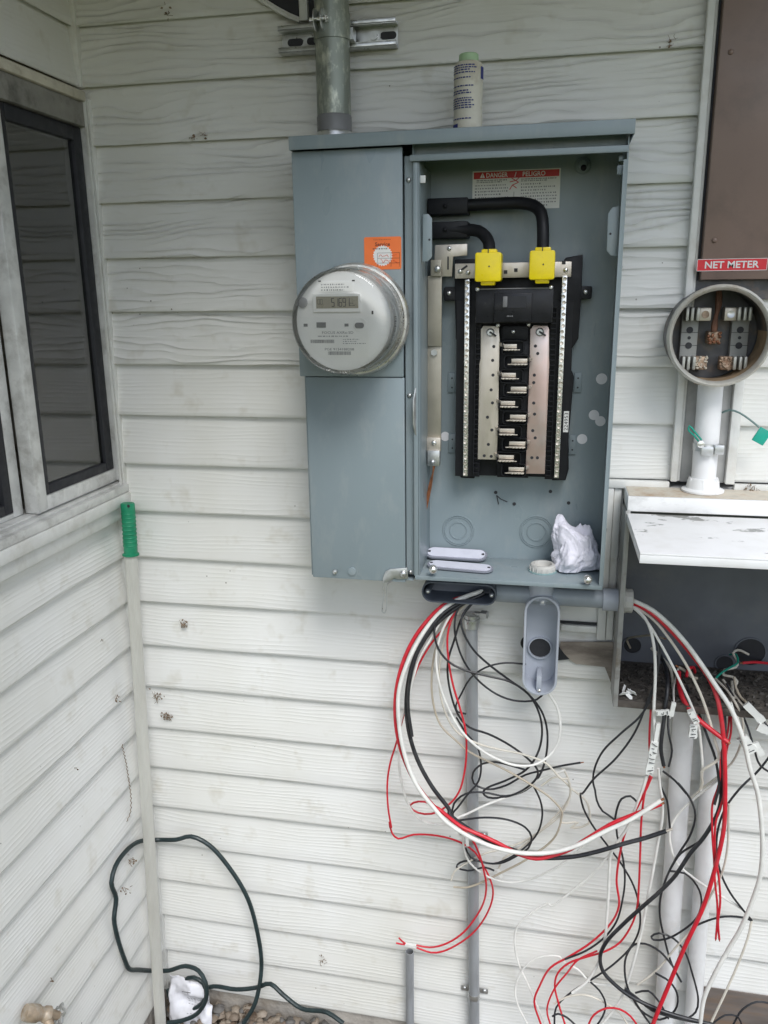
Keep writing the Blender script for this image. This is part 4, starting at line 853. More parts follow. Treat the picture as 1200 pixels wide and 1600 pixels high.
mb = MB(); mb.box(XO-.002, -.102, 1.3485, 1.58, .0698, 1.3755); hd = mb.build('head_box', m_wpaint, old, bevel=.002)
mb = MB(); mb.box(XO, -.098, 1.376, 1.58, -.0285, 1.3768); mb.build('dust', m_dust, hd)
# the lid
M = Mat('peeling_lid'); P_ = M.pos((1, 1, 1)); n1 = M.noise(13, 6, M.pos((.7, 1.3, 1)), .62); n2 = M.noise(4, 2, P_)
chip = M.math('MULTIPLY', M.ramp(n1, .625, .645), M.ramp(n2, .42, .5)); cc = M.mix(chip, (.90, .90, .90), (.30, .30, .29)); cc = M.mix(M.math('MULTIPLY', M.ramp(M.noise(30, 5, P_), .45, .75), .25), cc, (.62, .60, .55))
M.link(cc, M.p.inputs['Base Color']); M.p.inputs['Roughness'].default_value = .4; M.bump(M.math('MULTIPLY', chip, -1), .0008); m_lidp = M.m
mb = MB(); x0 = XO-.002
def lidpt(x, t, dz): return (x, -.1035-t*.243, 1.3455+t*.004+dz)
for (t0, t1, a, b) in ((0, 1, -.003, 0), (.985, 1, -.016, -.0031)):
    mb.add([lidpt(x0, t0, a), lidpt(1.58, t0, a), lidpt(1.58, t1, a), lidpt(x0, t1, a), lidpt(x0, t0, b), lidpt(1.58, t0, b), lidpt(1.58, t1, b), lidpt(x0, t1, b)], [(0,3,2,1),(4,5,6,7),(0,1,5,4),(1,2,6,5),(2,3,7,6),(3,0,4,7)])
mb.add([lidpt(x0, 0, -.016), lidpt(x0, .984, -.016), lidpt(x0, .984, -.0031), lidpt(x0, 0, -.0031), lidpt(x0+.003, 0, -.016), lidpt(x0+.003, .984, -.016), lidpt(x0+.003, .984, -.0031), lidpt(x0+.003, 0, -.0031)], [(0,1,2,3),(7,6,5,4),(0,4,5,1),(1,5,6,2),(2,6,7,3),(3,7,4,0)])
mb.build('lid', m_lidp, old, bevel=.0008)
# knock-outs in the back with torn cable ends, rubble on the floor
for p, r in (((1.0772,0.0695,1.0234), .017), ((1.3015,0.0695,1.0271), .028), ((1.2562,0.0695,0.9985), .016)):
    mb = MB(); mb.lathe([(0, 0), (r, 0), (r, .001), (0, .001)], (p[0], .0699, p[2]), (0, -1, 0), 24); kk = mb.build('knockout_hole', m_gasket, old, smooth=0)
    mb = MB(); mb.lathe([(r, 0), (r+.0025, 0), (r+.0025, .003), (r, .003)], (p[0], .0699, p[2]), (0, -1, 0), 24, closed=True); mb.build('rim', m_dkbox, kk)
mb = MB(); rr = random.Random(12)
for i in range(520):
    x, y = rr.uniform(1.045, 1.36), rr.uniform(-.095, .06); s_ = rr.uniform(.0008, .0030)*(1.7 if i % 23 == 0 else 1); z = .9872+rr.uniform(0, .004)*abs(noise.noise(Vector((x*20, y*20, 0))))
    ax_ = [Vector((rr.uniform(-1, 1), rr.uniform(-1, 1), rr.uniform(-.4, .4))).normalized()*s_*q for q in (1.6, .9, .5)]
    c = Vector((x, y, z+s_*.4)); mb.add([c+a*ax_[0]+b*ax_[1]+d*Vector((0, 0, s_*.5)) for a, b, d in ((-1,-1,-1),(1,-1,-1),(1,1,-1),(-1,1,-1),(-.6,-.7,1),(.8,-.6,1),(.6,.8,1),(-.7,.6,1))], [(0,3,2,1),(4,5,6,7),(0,1,5,4),(1,2,6,5),(2,3,7,6),(3,0,4,7)])
M = Mat('rubble'); ri = M.node('ShaderNodeNewGeometry').outputs['Random Per Island']; M.link(M.mix(M.math('POWER', ri, 4), (.04, .035, .03), (.16, .145, .13)), M.p.inputs['Base Color']); M.p.inputs['Roughness'].default_value = .85
mb.build('debris', M.m, kind='stuff')['label'] = 'dirt crumbs and paint flakes on the floor of the old breaker box'
fk = (1.0442,-0.09,1.0136)
mb = MB(); 
for i in range(7):
    c = Vector((1.056+rr.uniform(-.006, .012), -.096+rr.uniform(-.004, .012), .990+i*.0018)); u = Vector((rr.uniform(-1, 1), rr.uniform(-.6, .6), rr.uniform(-.4, .6))).normalized()*.008; v_ = Vector((rr.uniform(-.5, .5), rr.uniform(-.5, .5), rr.uniform(.3, 1))).normalized()*.005
    k_ = u.cross(v_).normalized()*.0006; mb.add([c-u-v_-k_, c+u-v_*.7-k_, c+u*.8+v_-k_, c-u*.9+v_*.8-k_, c-u-v_+k_, c+u-v_*.7+k_, c+u*.8+v_+k_, c-u*.9+v_*.8+k_], [(0,3,2,1),(4,5,6,7),(0,1,5,4),(1,2,6,5),(2,3,7,6),(3,0,4,7)])
tag(mb.build('paint_flake', m_wpaint), 'curled white paint flakes at the lower corner of the old breaker box', 'paint flakes')

# ================================================================== old meter socket, its riser and clamp
OX, OZ = 1.160, 1.648
sk = thing('meter_socket', (OX, -.018, OZ-.08), 'empty round meter socket with corroded jaws below the brown box', 'meter socket')
def ol(nm, prof, m, n=48, **k): q = MB(); q.lathe(prof, (OX, -.017, OZ), (0, -1, 0), n, **k); return q.build(nm, m, sk, smooth=40)
ol('cup', [(0, .002), (.074, .002), (.0755, .006), (.0775, .086), (.0790, .086), (.0770, .0)], m_socket)
ol('rim', [(.0725, .084), (.0745, .0905), (.078, .0935), (.0815, .0905), (.0820, .084), (.0792, .080)], m_socketr, closed=True)
m_fiberm = mat('dull_jaw', (.50, .50, .46), .45, .6, var=.15, vscale=60)
JX, JZ = (1.1638,-0.036,1.6421)[0], (1.1638,-0.036,1.6421)[2]
for sx in (-1, 1):
    cx_ = JX+sx*.0405
    mb = MB(); mb.box(cx_-.0140, -.020, JZ-.050, cx_+.0140, -.036, JZ+.046); bl2 = mb.build('jaw_block', m_fiber, sk, bevel=.002)
    for dz in (.013, -.013):
        mb = MB(); mb.lathe([(0, 0), (.0056, 0), (.0056, .0006), (0, .0006)], (cx_, -.0362, JZ+dz), (0, -1, 0), 16); mb.build('hole', m_ink, bl2, smooth=0)
    mb = MB(); mb.lathe([(0, 0), (.0028, 0), (.0028, .0006), (0, .0006)], (cx_, -.0362, JZ), (0, -1, 0), 12); mb.build('hole', m_ink, bl2, smooth=0)
    for dz in (-.0132, .0085):
        mb = MB(); mb.box(cx_-.0138, -.0361, JZ+dz, cx_+.0138, -.0364, JZ+dz+.0008); mb.build('seam', m_ink, bl2, smooth=0)
    for zz, mm, mm2 in ((.040, m_fiberm, m_tin), (-.041, m_fiberm, m_rust)):
        for dx in (-.008, .001, .009):
            mb = MB(); mb.box(cx_+sx*dx-.0026, -.036, JZ+zz-.011, cx_+sx*dx+.0026, -.060, JZ+zz+.011); mb.build('jaw', mm, sk, bevel=.0014)
        xl = cx_-sx*.0205; mb = MB(); mb.box(xl-.0098, -.030, JZ+zz-.0115, xl+.0098, -.052, JZ+zz+.0105); lg = mb.build('lug', mm2, sk, bevel=.002)
        mb = MB(); mb.lathe([(.0062, 0), (.0062, .002), (.002, .001), (0, .001)], (xl, -.0522, JZ+zz-.001), (0, -1, .1), 14); mb.build('lug_screw', m_rust if zz < 0 or sx < 0 else m_zinc, lg)
        if zz < 0:
            mb = MB(); rr = random.Random(sx+5)
            for i in range(22): mb.lathe([(.0022, 0), (.0012, .0022), (0, .0026)], (xl+rr.uniform(-.010, .010), -.0525, JZ+zz+rr.uniform(-.011, .011)), (rr.uniform(-.4, .4), -1, rr.uniform(-.4, .4)), 6)
            mb.build('corrosion', m_rust if sx > 0 else m_dust, lg, kind='stuff')
mb = MB(); mb.tube(smooth_path([(1.163,-0.045,1.723),(1.164,-0.048,1.696),(1.162,-0.050,1.683),(1.160,-0.051,1.668),(1.160,-0.052,1.653)]), .0052, 8, rf=lambda t: .0045+.0012*math.sin(t*9)); mb.build('neutral_wire', m_coprust, sk)
mb = MB(); nb0 = (1.1511,1.6323,1.172,1.6533); mb.b4(nb0, -.022, -.05); nl = mb.build('neutral_lug', m_rust, sk, bevel=.003)
mb = MB(); rr = random.Random(4)
for i in range(16): c = (rr.uniform(nb0[0], nb0[2]), -.051, rr.uniform(nb0[1], nb0[3])); mb.lathe([(.0028, 0), (.0015, .003), (0, .0035)], c, (rr.uniform(-.5, .5), -1, rr.uniform(-.5, .5)), 7)
mb.build('corrosion', mat('dull_copper', (.30, .14, .08), .6, .5, var=.4, vscale=150), nl)
mb = MB(); mb.lathe([(0, 0), (.0026, 0), (.0026, .0006), (0, .0006)], (OX-.017, -.0195, OZ-.062), (0, -1, 0), 12); mb.build('hole', m_ink, sk, smooth=0)
mb = MB()
mb.lathe([(.0745, .010), (.0760, .040), (.0770, .078)], (OX, -.017, OZ), (0, -1, 0), 24, a0=math.radians(160), a1=math.radians(275)); mb.build('dirt_film', mat('sand_film', (.36, .26, .16), .85, var=.25, vscale=50), sk)
rz = thing('riser_conduit', (1.165, -.046, 1.378), 'short white painted riser conduit between the old meter socket and box', 'conduit')
mb = MB(); mb.cyl((1.165, -.047, 1.39), (1.163, -.047, 1.571), .0207, n=32); mb.build('pipe', m_pvcw, rz)
mb = MB(); mb.lathe([(.036, 0), (.036, .003), (.028, .006), (.0265, .018), (.0245, .024), (.0208, .024)], (1.165, -.047, 1.3775), (0, 0, 1), 28); hb = mb.build('hub_flange', m_wpaint, rz, smooth=30)
for k in range(6): a = 6.283*k/6+.4; mb = MB(); mb.bar((1.165+.026*math.cos(a), -.047+.026*math.sin(a), 1.381), (1.165+.0235*math.cos(a), -.047+.0235*math.sin(a), 1.401), .006, .005, up=(math.cos(a), math.sin(a), 0)); mb.build('hub_rib', m_wpaint, hb, bevel=.001)
mb = MB(); mb.lathe([(.0208, .0), (.027, .0), (.027, .005), (.0208, .005)], (1.163, -.047, 1.5655), (0, 0, 1), 24); mb.build('locknut', m_rust, rz)
gc_ = thing('ground_clamp', (1.164, -.066, 1.45), 'small metal ground clamp with green wire on the white riser', 'ground clamp')
mb = MB(); mb.lathe([(.0210, 0), (.0226, 0), (.0226, .013), (.0210, .013)], (1.1645, -.047, 1.450), (0, .05, 1), 28, closed=True); mb.build('band', m_zinc, gc_)
mb = MB(); mb.box(1.152, -.078, 1.446, 1.172, -.069, 1.461); mb.build('saddle', m_zinc, gc_, bevel=.0015); mb = MB(); mb.box(1.174, -.074, 1.447, 1.190, -.062, 1.464); mb.build('jaw', m_zinc, gc_, bevel=.002)
p = (1.1458,-0.08,1.4662); mb = MB(); mb.lathe([(.0062, 0), (.0062, .004), (.003, .005), (0, .005)], (p[0]+.004, -.078, p[2]), (0, -1, 0), 14); mb.build('screw', m_alb, gc_)
mb = MB(); mb.tube(smooth_path([(1.151,-0.078,1.473),(1.138,-0.077,1.488),(1.129,-0.077,1.497),(1.129,-0.076,1.489),(1.138,-0.076,1.481),(1.147,-0.075,1.470)]), .0016, 7); mb.build('wire', m_grnw, gc_)
gt = thing('green_tag', (1.2481,-0.06,1.4783), 'green plastic tag on a green wire beside the white riser', 'tag')
p = (1.2399,1.4641,1.2603,1.4937); mb = MB(); R_ = Matrix.Rotation(math.radians(28), 3, 'Y'); c = Vector(((p[0]+p[2])/2, -.06, (p[1]+p[3])/2))
mb.add([tuple(c + R_ @ Vector((a*.0105, b*.002, d*.013))) for d in (-1, 1) for a, b in ((-1,-1),(1,-1),(1,1),(-1,1))], [(0,3,2,1),(4,5,6,7),(0,1,5,4),(1,2,6,5),(2,3,7,6),(3,0,4,7)]); mb.build('plate', mat('green_plastic', (.01, .33, .24), .4), gt, bevel=.001)
mb = MB(); mb.tube(smooth_path([(1.189,-0.030,1.514),(1.199,-0.040,1.520),(1.213,-0.050,1.517),(1.230,-0.055,1.506),(1.245,-0.060,1.494)]), .0018, 7); mb.build('wire', mat('grey_green_wire', (.16, .24, .23), .5), gt)
# ================================================================== brown box with NET METER placard
br = thing('brown_box', (1.28, -.03, 1.735), 'brown enamelled metal box with red NET METER placard', 'electrical box')
mb = MB(); mb.box(1.1335, -.040, 1.737, 1.42, -.0152, 2.40); mb.build('body', m_brown, br, bevel=.002)
for px_, pz_ in ((1.15, 1.80), (1.15, 2.08), (1.30, 1.80), (1.30, 2.08)): screw((px_, -.0402, pz_), .0042, br, m_brown)
mb = MB(); mb.box(1.1295, -.0195, 1.730, 1.1333, -.0152, 2.39); mb.build('left_shadow_strip', m_gasket, br)  # dark strip standing in for the shadow down the box's left edge
mb = MB(); mb.box(1.1293, -.021, 1.705, 1.30, -.0178, 1.7365); mb.build('lower_shadow_strip', m_socket, br)  # dark strip painting the shadow below the box, behind the socket ring
pb = (1.1256,1.7512,1.2354,1.7705)
mb = MB(); mb.b4(pb, -.0401, -.0408); pl_ = mb.build('placard', m_redb, br, smooth=0); pl_['label'] = 'red placard reading NET METER in white capitals'
text('placard_text', 'NET METER', (pb[0]+(pb[2]-pb[0])*.115, pb[1]+(pb[3]-pb[1])*.22, pb[0]+(pb[2]-pb[0])*.885, pb[3]-(pb[3]-pb[1])*.2), -.0411, m_white, pl_, bold=.022)
mb = MB(); e = .0008
for b in ((pb[0], pb[1], pb[2], pb[1]+e), (pb[0], pb[3]-e, pb[2], pb[3]), (pb[0], pb[1], pb[0]+e, pb[3]), (pb[2]-e, pb[1], pb[2], pb[3])): mb.b4(b, -.0408, -.0410)
mb.build('placard_border', m_white, pl_, smooth=0)

# ================================================================== steel and plastic conduits on the lower wall
em = thing('steel_conduit', (.78, -.032, .02), 'long thin grey steel conduit strapped to the siding below the cabinet', 'conduit')
e0, e1 = Vector((0.7593,-0.032,1.0925)), Vector((0.78,-0.032,0.1127)); e2 = e1+(e1-e0)*.11
mb = MB(); mb.cyl(e0, e2, .0118, n=24); mb.build('pipe', m_emt, em)
mb = MB(); mb.lathe([(.0125, 0), (.0150, .001), (.0150, .012), (.0165, .013), (.0165, .020), (.0140, .021), (.0140, .028), (.0125, .028)], e0-Vector((0, 0, .012)), (0, 0, 1), 20); mb.build('connector', m_zinc, em, smooth=25)
p = (0.7852,-0.045,1.1157); mb = MB(); mb.lathe([(.0085, -.006), (.0085, .006)], (p[0], -.045, p[2]), (.95, -.3, 0), 6); mb.cyl((p[0]-.02, -.040, p[2]), (p[0]+.004, -.047, p[2]), .004, n=10); mb.build('connector_screw', m_zinc, em)
for z in ((0.7786,-0.032,0.1946)[2], (0.7681,-0.032,0.6012)[2]):
    x = e0.x+(e1.x-e0.x)*(e0.z-z)/(e0.z-e1.z)
    mb = MB(); mb.lathe([(.0119, -.007), (.0135, -.007), (.0135, .007), (.0119, .007)], (x, -.032, z), (0, 0, 1), 24, closed=True)
    mb.box(x-.030, -.0165, z-.007, x+.030, -.0185, z+.007); sp_ = mb.build('strap', m_zinc, em, bevel=.0008)
    for s_ in (-1, 1): screw((x+s_*.0225, -.0186, z+.002), .0048, sp_, m_zinc)
sx0 = (0.6315,-0.032,0.2939)
sb_ = thing('stub_conduit', (sx0[0], -.032, .02), 'short open-ended steel conduit stub standing against the siding', 'conduit')
mb = MB(); mb.lathe([(.0095, .0), (.0095, sx0[2]-.03), (.0082, sx0[2]-.03), (.0082, sx0[2]-.08), (0, sx0[2]-.08)], (sx0[0], -.030, .02), (0, 0, 1), 20); mb.build('pipe', m_emt, sb_)
for a, b, r, lab in (((1.1696,-0.034,0.9743), (1.1859,-0.034,0.2643), .0200, 'wider of two white plastic conduits below the old breaker box'), ((1.2226,-0.034,0.9752), (1.2445,-0.034,0.2756), .0165, 'slimmer of two white plastic conduits below the old breaker box')):
    a, b = Vector(a), Vector(b); a.z = .970; b2 = b+(b-a)*.25; b2.z = -.02
    mb = MB(); mb.cyl(b2, a, r, n=28); o = mb.build('plastic_conduit', m_pvcw); tag(o, lab, 'conduit')

# ================================================================== pole, hose, tap, paper bag
pt, pb_ = Vector((0.0501,-0.048,1.3113)), Vector((0.039,-0.105,0.0394)); dr = (pb_-pt).normalized(); foot = pt+dr*((pt.z-.012)/-dr.z)
po = thing('extension_pole', tuple(foot), 'white fluted extension pole with green grip leaning in the corner', 'pole')
g1 = Vector((0.0526,-0.052,1.1994)); Lg = (pt-g1).length; Lt = (pt-foot).length
mb = MB(); prof_n = 24; b = len(mb.v); ax_ = -dr; t_ = ax_.orthogonal().normalized(); u_ = ax_.cross(t_)
for h in (0, Lt-Lg+.01):
    for k in range(48): a = 6.2832*k/48; r = .0128 if k % 2 else .0119; mb.v.append(tuple(foot+ax_*h+(t_*math.cos(a)+u_*math.sin(a))*r))
for k in range(48): mb.f.append((k, (k+1) % 48, 48+(k+1) % 48, 48+k))
mb.f.append(tuple(range(47, -1, -1))); mb.build('pole', m_pole, po, smooth=20)
mb = MB(); mb.lathe([(.0148, 0), (.0172, .001), (.0172, .004), (.0140, .006), (.0142, .03), (.0136, .05), (.0140, .075), (.0143, Lg-.012), (.0140, Lg-.002), (.0125, Lg), (0, Lg)], foot+ax_*(Lt-Lg), ax_, 28); gr_ = mb.build('grip', m_green, po, smooth=45)
mb = MB()
for i in range(9): c = foot+ax_*(Lt-Lg+.02+i*.0085); mb.lathe([(.0139, 0), (.0148, .0012), (.0148, .003), (.0139, .0042)], c, ax_, 24)
mb.build('grip_ribs', m_green, gr_, smooth=45)
hp_ = Vector((0.0588,-0.063,1.31)); mb = MB(); mb.lathe([(0, 0), (.0032, 0), (.0032, .0008), (0, .0008)], hp_+Vector((.001, .0005, -.001)), (-.1, -1, .05), 12); mb.build('hang_hole', m_ink, gr_, smooth=0)

hs = [(0.491,-0.100,0.127),(0.450,-0.091,0.141),(0.387,-0.081,0.129),(0.341,-0.072,0.149),(0.306,-0.062,0.165),(0.270,-0.057,0.143),(0.215,-0.054,0.124),(0.156,-0.050,0.118),(0.110,-0.047,0.091),(0.081,-0.047,0.097),(0.082,-0.050,0.122),(0.108,-0.054,0.139),(0.133,-0.057,0.130),(0.140,-0.059,0.100),(0.112,-0.057,0.055),(0.071,-0.055,0.038),(0.043,-0.052,0.053),(0.035,-0.050,0.085)]
h1 = [(0.244,-0.090,0.067),(0.268,-0.078,0.109),(0.279,-0.065,0.154),(0.282,-0.050,0.208),(0.274,-0.043,0.285),(0.254,-0.040,0.374),(0.218,-0.040,0.445),(0.168,-0.041,0.507),(0.127,-0.044,0.526),(0.090,-0.045,0.513),(0.042,-0.045,0.506)]
h2 = [(0.0195,-0.0795,0.5245), (0.0205,-0.1454,0.5464), (0.0205,-0.1899,0.5425), (0.021,-0.2112,0.5198), (0.021,-0.2007,0.4698), (0.021,-0.2163,0.4335), (0.021,-0.2109,0.3748), (0.02,-0.1926,0.3027), (0.02,-0.1804,0.2679), (0.0195,-0.1411,0.2274)]
h3 = [(0.023,-0.065,0.153),(0.049,-0.061,0.155),(0.095,-0.065,0.180),(0.133,-0.074,0.182),(0.154,-0.085,0.163),(0.154,-0.089,0.119),(0.129,-0.093,0.075),(0.083,-0.096,0.047),(0.054,-0.100,0.041)]
mb = MB(); mb.tube(smooth_path(h1 + h2 + h3), .0050, 10)
tag(mb.build('hose', m_hose), 'dark green hose looped upright in the corner behind the pole', 'hose')
mb = MB(); mb.tube(smooth_path(hs), .0050, 10); tag(mb.build('hose', m_hose), 'dark green hose coiled low over the paper bag and pebbles', 'hose')
tp = thing('water_tap', (.02, -.47, .40), 'corroded brass water tap with silver wheel on the left wall', 'tap')
t0, t1, t2 = Vector((0.03,-0.5225,0.4988)), Vector((0.055,-0.4963,0.4727)), Vector((0.075,-0.4788,0.4544))
d_ = (t2-t0).normalized(); mb = MB(); mb.lathe([(.0, -.004), (.0135, -.004), (.0150, .004), (.0150, .020), (.0125, .024), (.0115, .030), (.0140, .034), (.0145, .042), (.010, .046), (.007, .062), (0, .062)], t0, d_, 20); bd = mb.build('body', m_tap, tp, smooth=40)
mb = MB(); mb.tube(smooth_path([t0+d_*.036, t0+d_*.036+Vector((.014, -.01, -.018)), t0+d_*.036+Vector((.022, -.016, -.045))]), .0085, 12); mb.build('spout', m_tap, tp)
mb = MB(); c = t0+d_*.062; a_ = d_.orthogonal().normalized(); b_2 = d_.cross(a_)
ring = [c+(a_*math.cos(6.2832*k/28)+b_2*math.sin(6.2832*k/28))*(.0165+.0028*math.cos(6*6.2832*k/28)) for k in range(29)]
mb.tube(ring, .0026, 7)
for k in range(5): a = 6.2832*k/5; mb.tube([c, c+(a_*math.cos(a)+b_2*math.sin(a))*.0165], .0022, 6)
mb.build('wheel_handle', m_tapw, tp)
# crumpled printed bag behind the pole
mb = MB(); P00, P10 = Vector((0.0025,-0.07,-0.024)), Vector((0.127,-0.06,-0.0091)); n_ = 22
for j in range(n_+1):
    for i in range(n_+1):
        u, v = i/n_, j/n_; x = .043+u*.112; z = .008+v*.125*(1-.18*u*u) ; y = -.050-.02*(1-v)+.02*noise.noise(Vector((u*3, v*3, 1)))+.006*noise.noise(Vector((u*9, v*9, 4)))
        x += .008*noise.noise(Vector((u*4, v*4, 8)))-(.01*v if u > .5 else 0); mb.v.append((x, y, z))
for j in range(n_):
    for i in range(n_): k = j*(n_+1)+i; mb.f.append((k, k+1, k+n_+2, k+n_+1))
o = mb.build('paper_bag', mat('white_plastic_film', (.74, .74, .78), .4, var=.04), smooth=80); tag(o, 'crumpled white printed packet lying on the pebbles behind the pole', 'packet')
sm = o.modifiers.new('thickness', 'SOLIDIFY'); sm.thickness = .0012
pr = MB(); rr = random.Random(3)
for j, (v, n0, wd) in enumerate(((.80, 1, .05), (.62, 5, .02), (.56, 6, .02), (.50, 5, .02), (.44, 6, .02), (.30, 4, .02))):
    for i in range(n0):
        u = .42+i*.07 if n0 > 1 else .35; x = .043+u*.112; L = .006 if n0 > 1 else .028; z = .008+v*.125*(1-.18*u*u); h = .0012 if n0 > 1 else .0028
        y = -.050-.02*(1-v)+.02*noise.noise(Vector((u*3, v*3, 1)))-.006
        pr.quad((x, y, z), (x+L*.8, y, z), (x+L*.8, y, z+h), (x, y, z+h))
pr.build('bag_print', m_inkg, o, smooth=0, kind='stuff')

# ================================================================== wires
def wire(col, r, pts, label, group, tip=None):
    rr_ = r*random.uniform(.95, 1.05); path = smooth_path(pts, .010)
    n_ = len(path); sd_ = random.random()*50                  # the small kinks of a pulled conductor
    path = [p + noise.noise_vector(Vector((i*.11+sd_, sd_, 0)))*.0012*(0 if i < 2 else 1) for i, p in enumerate(path)]
    mb = MB(); mb.tube(path, rr_, 8 if r < .003 else 12); o = mb.build('wire', WM[col], origin=tuple(path[-1])); tag(o, label, 'wire', group)
    if tip:
        d = (path[-1]-path[-3]).normalized(); mb = MB(); mb.cyl(path[-1], path[-1]+d*tip, rr_*.55, n=8); mb.build('copper_tip', m_copper if col != 'black' or tip < .008 else m_tin, o)
    return o
def tape(parent, p0, p1, wd, th, mark=0, seed=0):
    """white tape flag wrapped on a wire, with felt-pen marks"""
    p0, p1 = Vector(p0), Vector(p1); mb = MB(); mb.bar(p0, p1, th, wd, up=(0, 1, 0) if abs((p1-p0).normalized().y) < .9 else (0, 0, 1)); 
    v = mb.v; d = (p1-p0).normalized(); s_ = d.cross(Vector((0, 1, 0))).normalized()
    mb = MB(); n_ = 6; b = 0
    for i in range(n_+1):
        c = p0.lerp(p1, i/n_); w_ = wd*(.85+.25*noise.noise(Vector((i*.9, seed, 0)))); bo = .0015*noise.noise(Vector((i*.7, seed, 5)))
        for (a, q) in ((-.5, -1), (.5, -1), (.5, 1), (-.5, 1)): mb.v.append(tuple(c+s_*w_*a+Vector((0, q*th/2+bo, 0))))
    for i in range(n_):
        for k in range(4): mb.f.append((i*4+k, i*4+(k+1) % 4, i*4+4+(k+1) % 4, i*4+4+k))
    mb.f += [(3, 2, 1, 0), (n_*4, n_*4+1, n_*4+2, n_*4+3)]
    o = mb.build('tape_flag', m_paper, parent, smooth=50)
    if mark:
        rn_ = random.Random(seed); mb = MB(); L = (p1-p0).length
        for i in range(mark):
            c = p0.lerp(p1, (i+.6)/(mark+.2))+Vector((0, -th/2-.0019, 0)); k = [c+d*rn_.uniform(-.5, .5)*L/mark*.8+s_*rn_.uniform(-.5, .5)*wd*.75 for _ in range(3)]
            mb.tube(k, .0006, 4)
        mb.build('pen_marks', m_ink, o, smooth=0)
    return o
T = .0021; TH = .0040
GL = 'thin wires looped below the cabinet'; GR = 'wires hanging from the old breaker box'
# thick trio sweeping in one arc to the right
wire('red', TH*1.0, [(0.775,-0.060,1.165),(0.716,-0.074,1.147),(0.675,-0.088,1.107),(0.640,-0.101,1.045),(0.622,-0.110,0.976),(0.621,-0.119,0.910),(0.635,-0.126,0.845),(0.663,-0.129,0.782),(0.702,-0.133,0.736),(0.709,-0.136,0.735),(0.753,-0.137,0.702),(0.796,-0.139,0.688),(0.832,-0.140,0.674),(0.867,-0.140,0.657),(0.903,-0.140,0.651),(0.934,-0.137,0.661),(0.964,-0.134,0.675),(0.997,-0.131,0.702),(1.039,-0.127,0.736),(1.084,-0.123,0.762),(1.129,-0.120,0.788)], 'thick red wire sweeping in an arc from the oval conduit body', 'thick arc wires', .006)
wire('white', TH*1.05, [(0.779,-0.060,1.169),(0.723,-0.079,1.147),(0.683,-0.097,1.107),(0.649,-0.111,1.045),(0.630,-0.121,0.980),(0.630,-0.131,0.918),(0.641,-0.137,0.852),(0.667,-0.143,0.789),(0.707,-0.146,0.736),(0.725,-0.149,0.718),(0.768,-0.150,0.692),(0.818,-0.150,0.674),(0.875,-0.150,0.668),(0.926,-0.146,0.673),(0.980,-0.142,0.694),(1.029,-0.137,0.727),(1.077,-0.131,0.757),(1.128,-0.125,0.799)], 'thick white wire sweeping in an arc from the oval conduit body', 'thick arc wires', .006)
wire('black', TH*1.05, [(0.785,-0.060,1.165),(0.744,-0.073,1.145),(0.690,-0.086,1.098),(0.656,-0.097,1.037),(0.641,-0.104,0.963),(0.644,-0.112,0.899),(0.664,-0.117,0.830),(0.694,-0.121,0.773),(0.730,-0.124,0.724),(0.729,-0.127,0.721),(0.766,-0.128,0.694),(0.810,-0.130,0.671),(0.856,-0.130,0.657),(0.896,-0.130,0.646),(0.927,-0.129,0.647),(0.975,-0.127,0.656),(1.015,-0.126,0.672),(1.065,-0.124,0.696),(1.104,-0.122,0.712),(1.142,-0.120,0.731)], 'thick black wire sweeping in an arc from the oval conduit body', 'thick arc wires', .012)
wire('black', .0030, [(0.783,-0.060,1.163),(0.738,-0.077,1.148),(0.706,-0.093,1.127),(0.677,-0.104,1.084),(0.661,-0.113,1.045),(0.650,-0.119,0.995),(0.647,-0.120,0.943),(0.655,-0.120,0.880)], 'short stiff black wire hugging the thick arc below the oval conduit body', GL)
# thin ones on the left
wire('white', .0026, [(0.782,-0.060,1.171),(0.750,-0.070,1.156),(0.715,-0.080,1.125),(0.686,-0.088,1.075),(0.665,-0.094,1.036),(0.655,-0.100,1.000),(0.641,-0.100,0.941),(0.628,-0.100,0.896),(0.624,-0.100,0.840),(0.626,-0.100,0.780),(0.640,-0.100,0.719),(0.660,-0.096,0.682),(0.687,-0.092,0.667),(0.717,-0.086,0.666),(0.748,-0.078,0.682),(0.760,-0.070,0.684),(0.796,-0.062,0.704),(0.832,-0.054,0.720),(0.868,-0.052,0.740),(0.903,-0.056,0.773),(0.952,-0.060,0.802)], 'off-white wire that loops behind the thick arc and ends in tape', GL)
wr = wire('red', T, [(0.757,-0.060,1.159),(0.733,-0.066,1.132),(0.712,-0.072,1.096),(0.687,-0.079,1.064),(0.665,-0.082,1.022),(0.648,-0.086,0.973),(0.634,-0.089,0.915),(0.618,-0.090,0.849),(0.604,-0.090,0.797),(0.597,-0.090,0.744),(0.598,-0.089,0.691),(0.604,-0.086,0.641),(0.599,-0.083,0.652),(0.604,-0.080,0.624),(0.616,-0.077,0.610),(0.647,-0.073,0.621),(0.685,-0.070,0.624),(0.723,-0.067,0.619),(0.753,-0.064,0.607),(0.776,-0.061,0.589),(0.793,-0.059,0.560),(0.807,-0.057,0.530),(0.816,-0.056,0.498),(0.814,-0.054,0.465),(0.801,-0.053,0.425),(0.778,-0.051,0.382),(0.747,-0.050,0.346),(0.707,-0.050,0.316),(0.683,-0.050,0.309),(0.650,-0.050,0.316)], 'thin red wire drooping far left, then down to the stub conduit', GL)
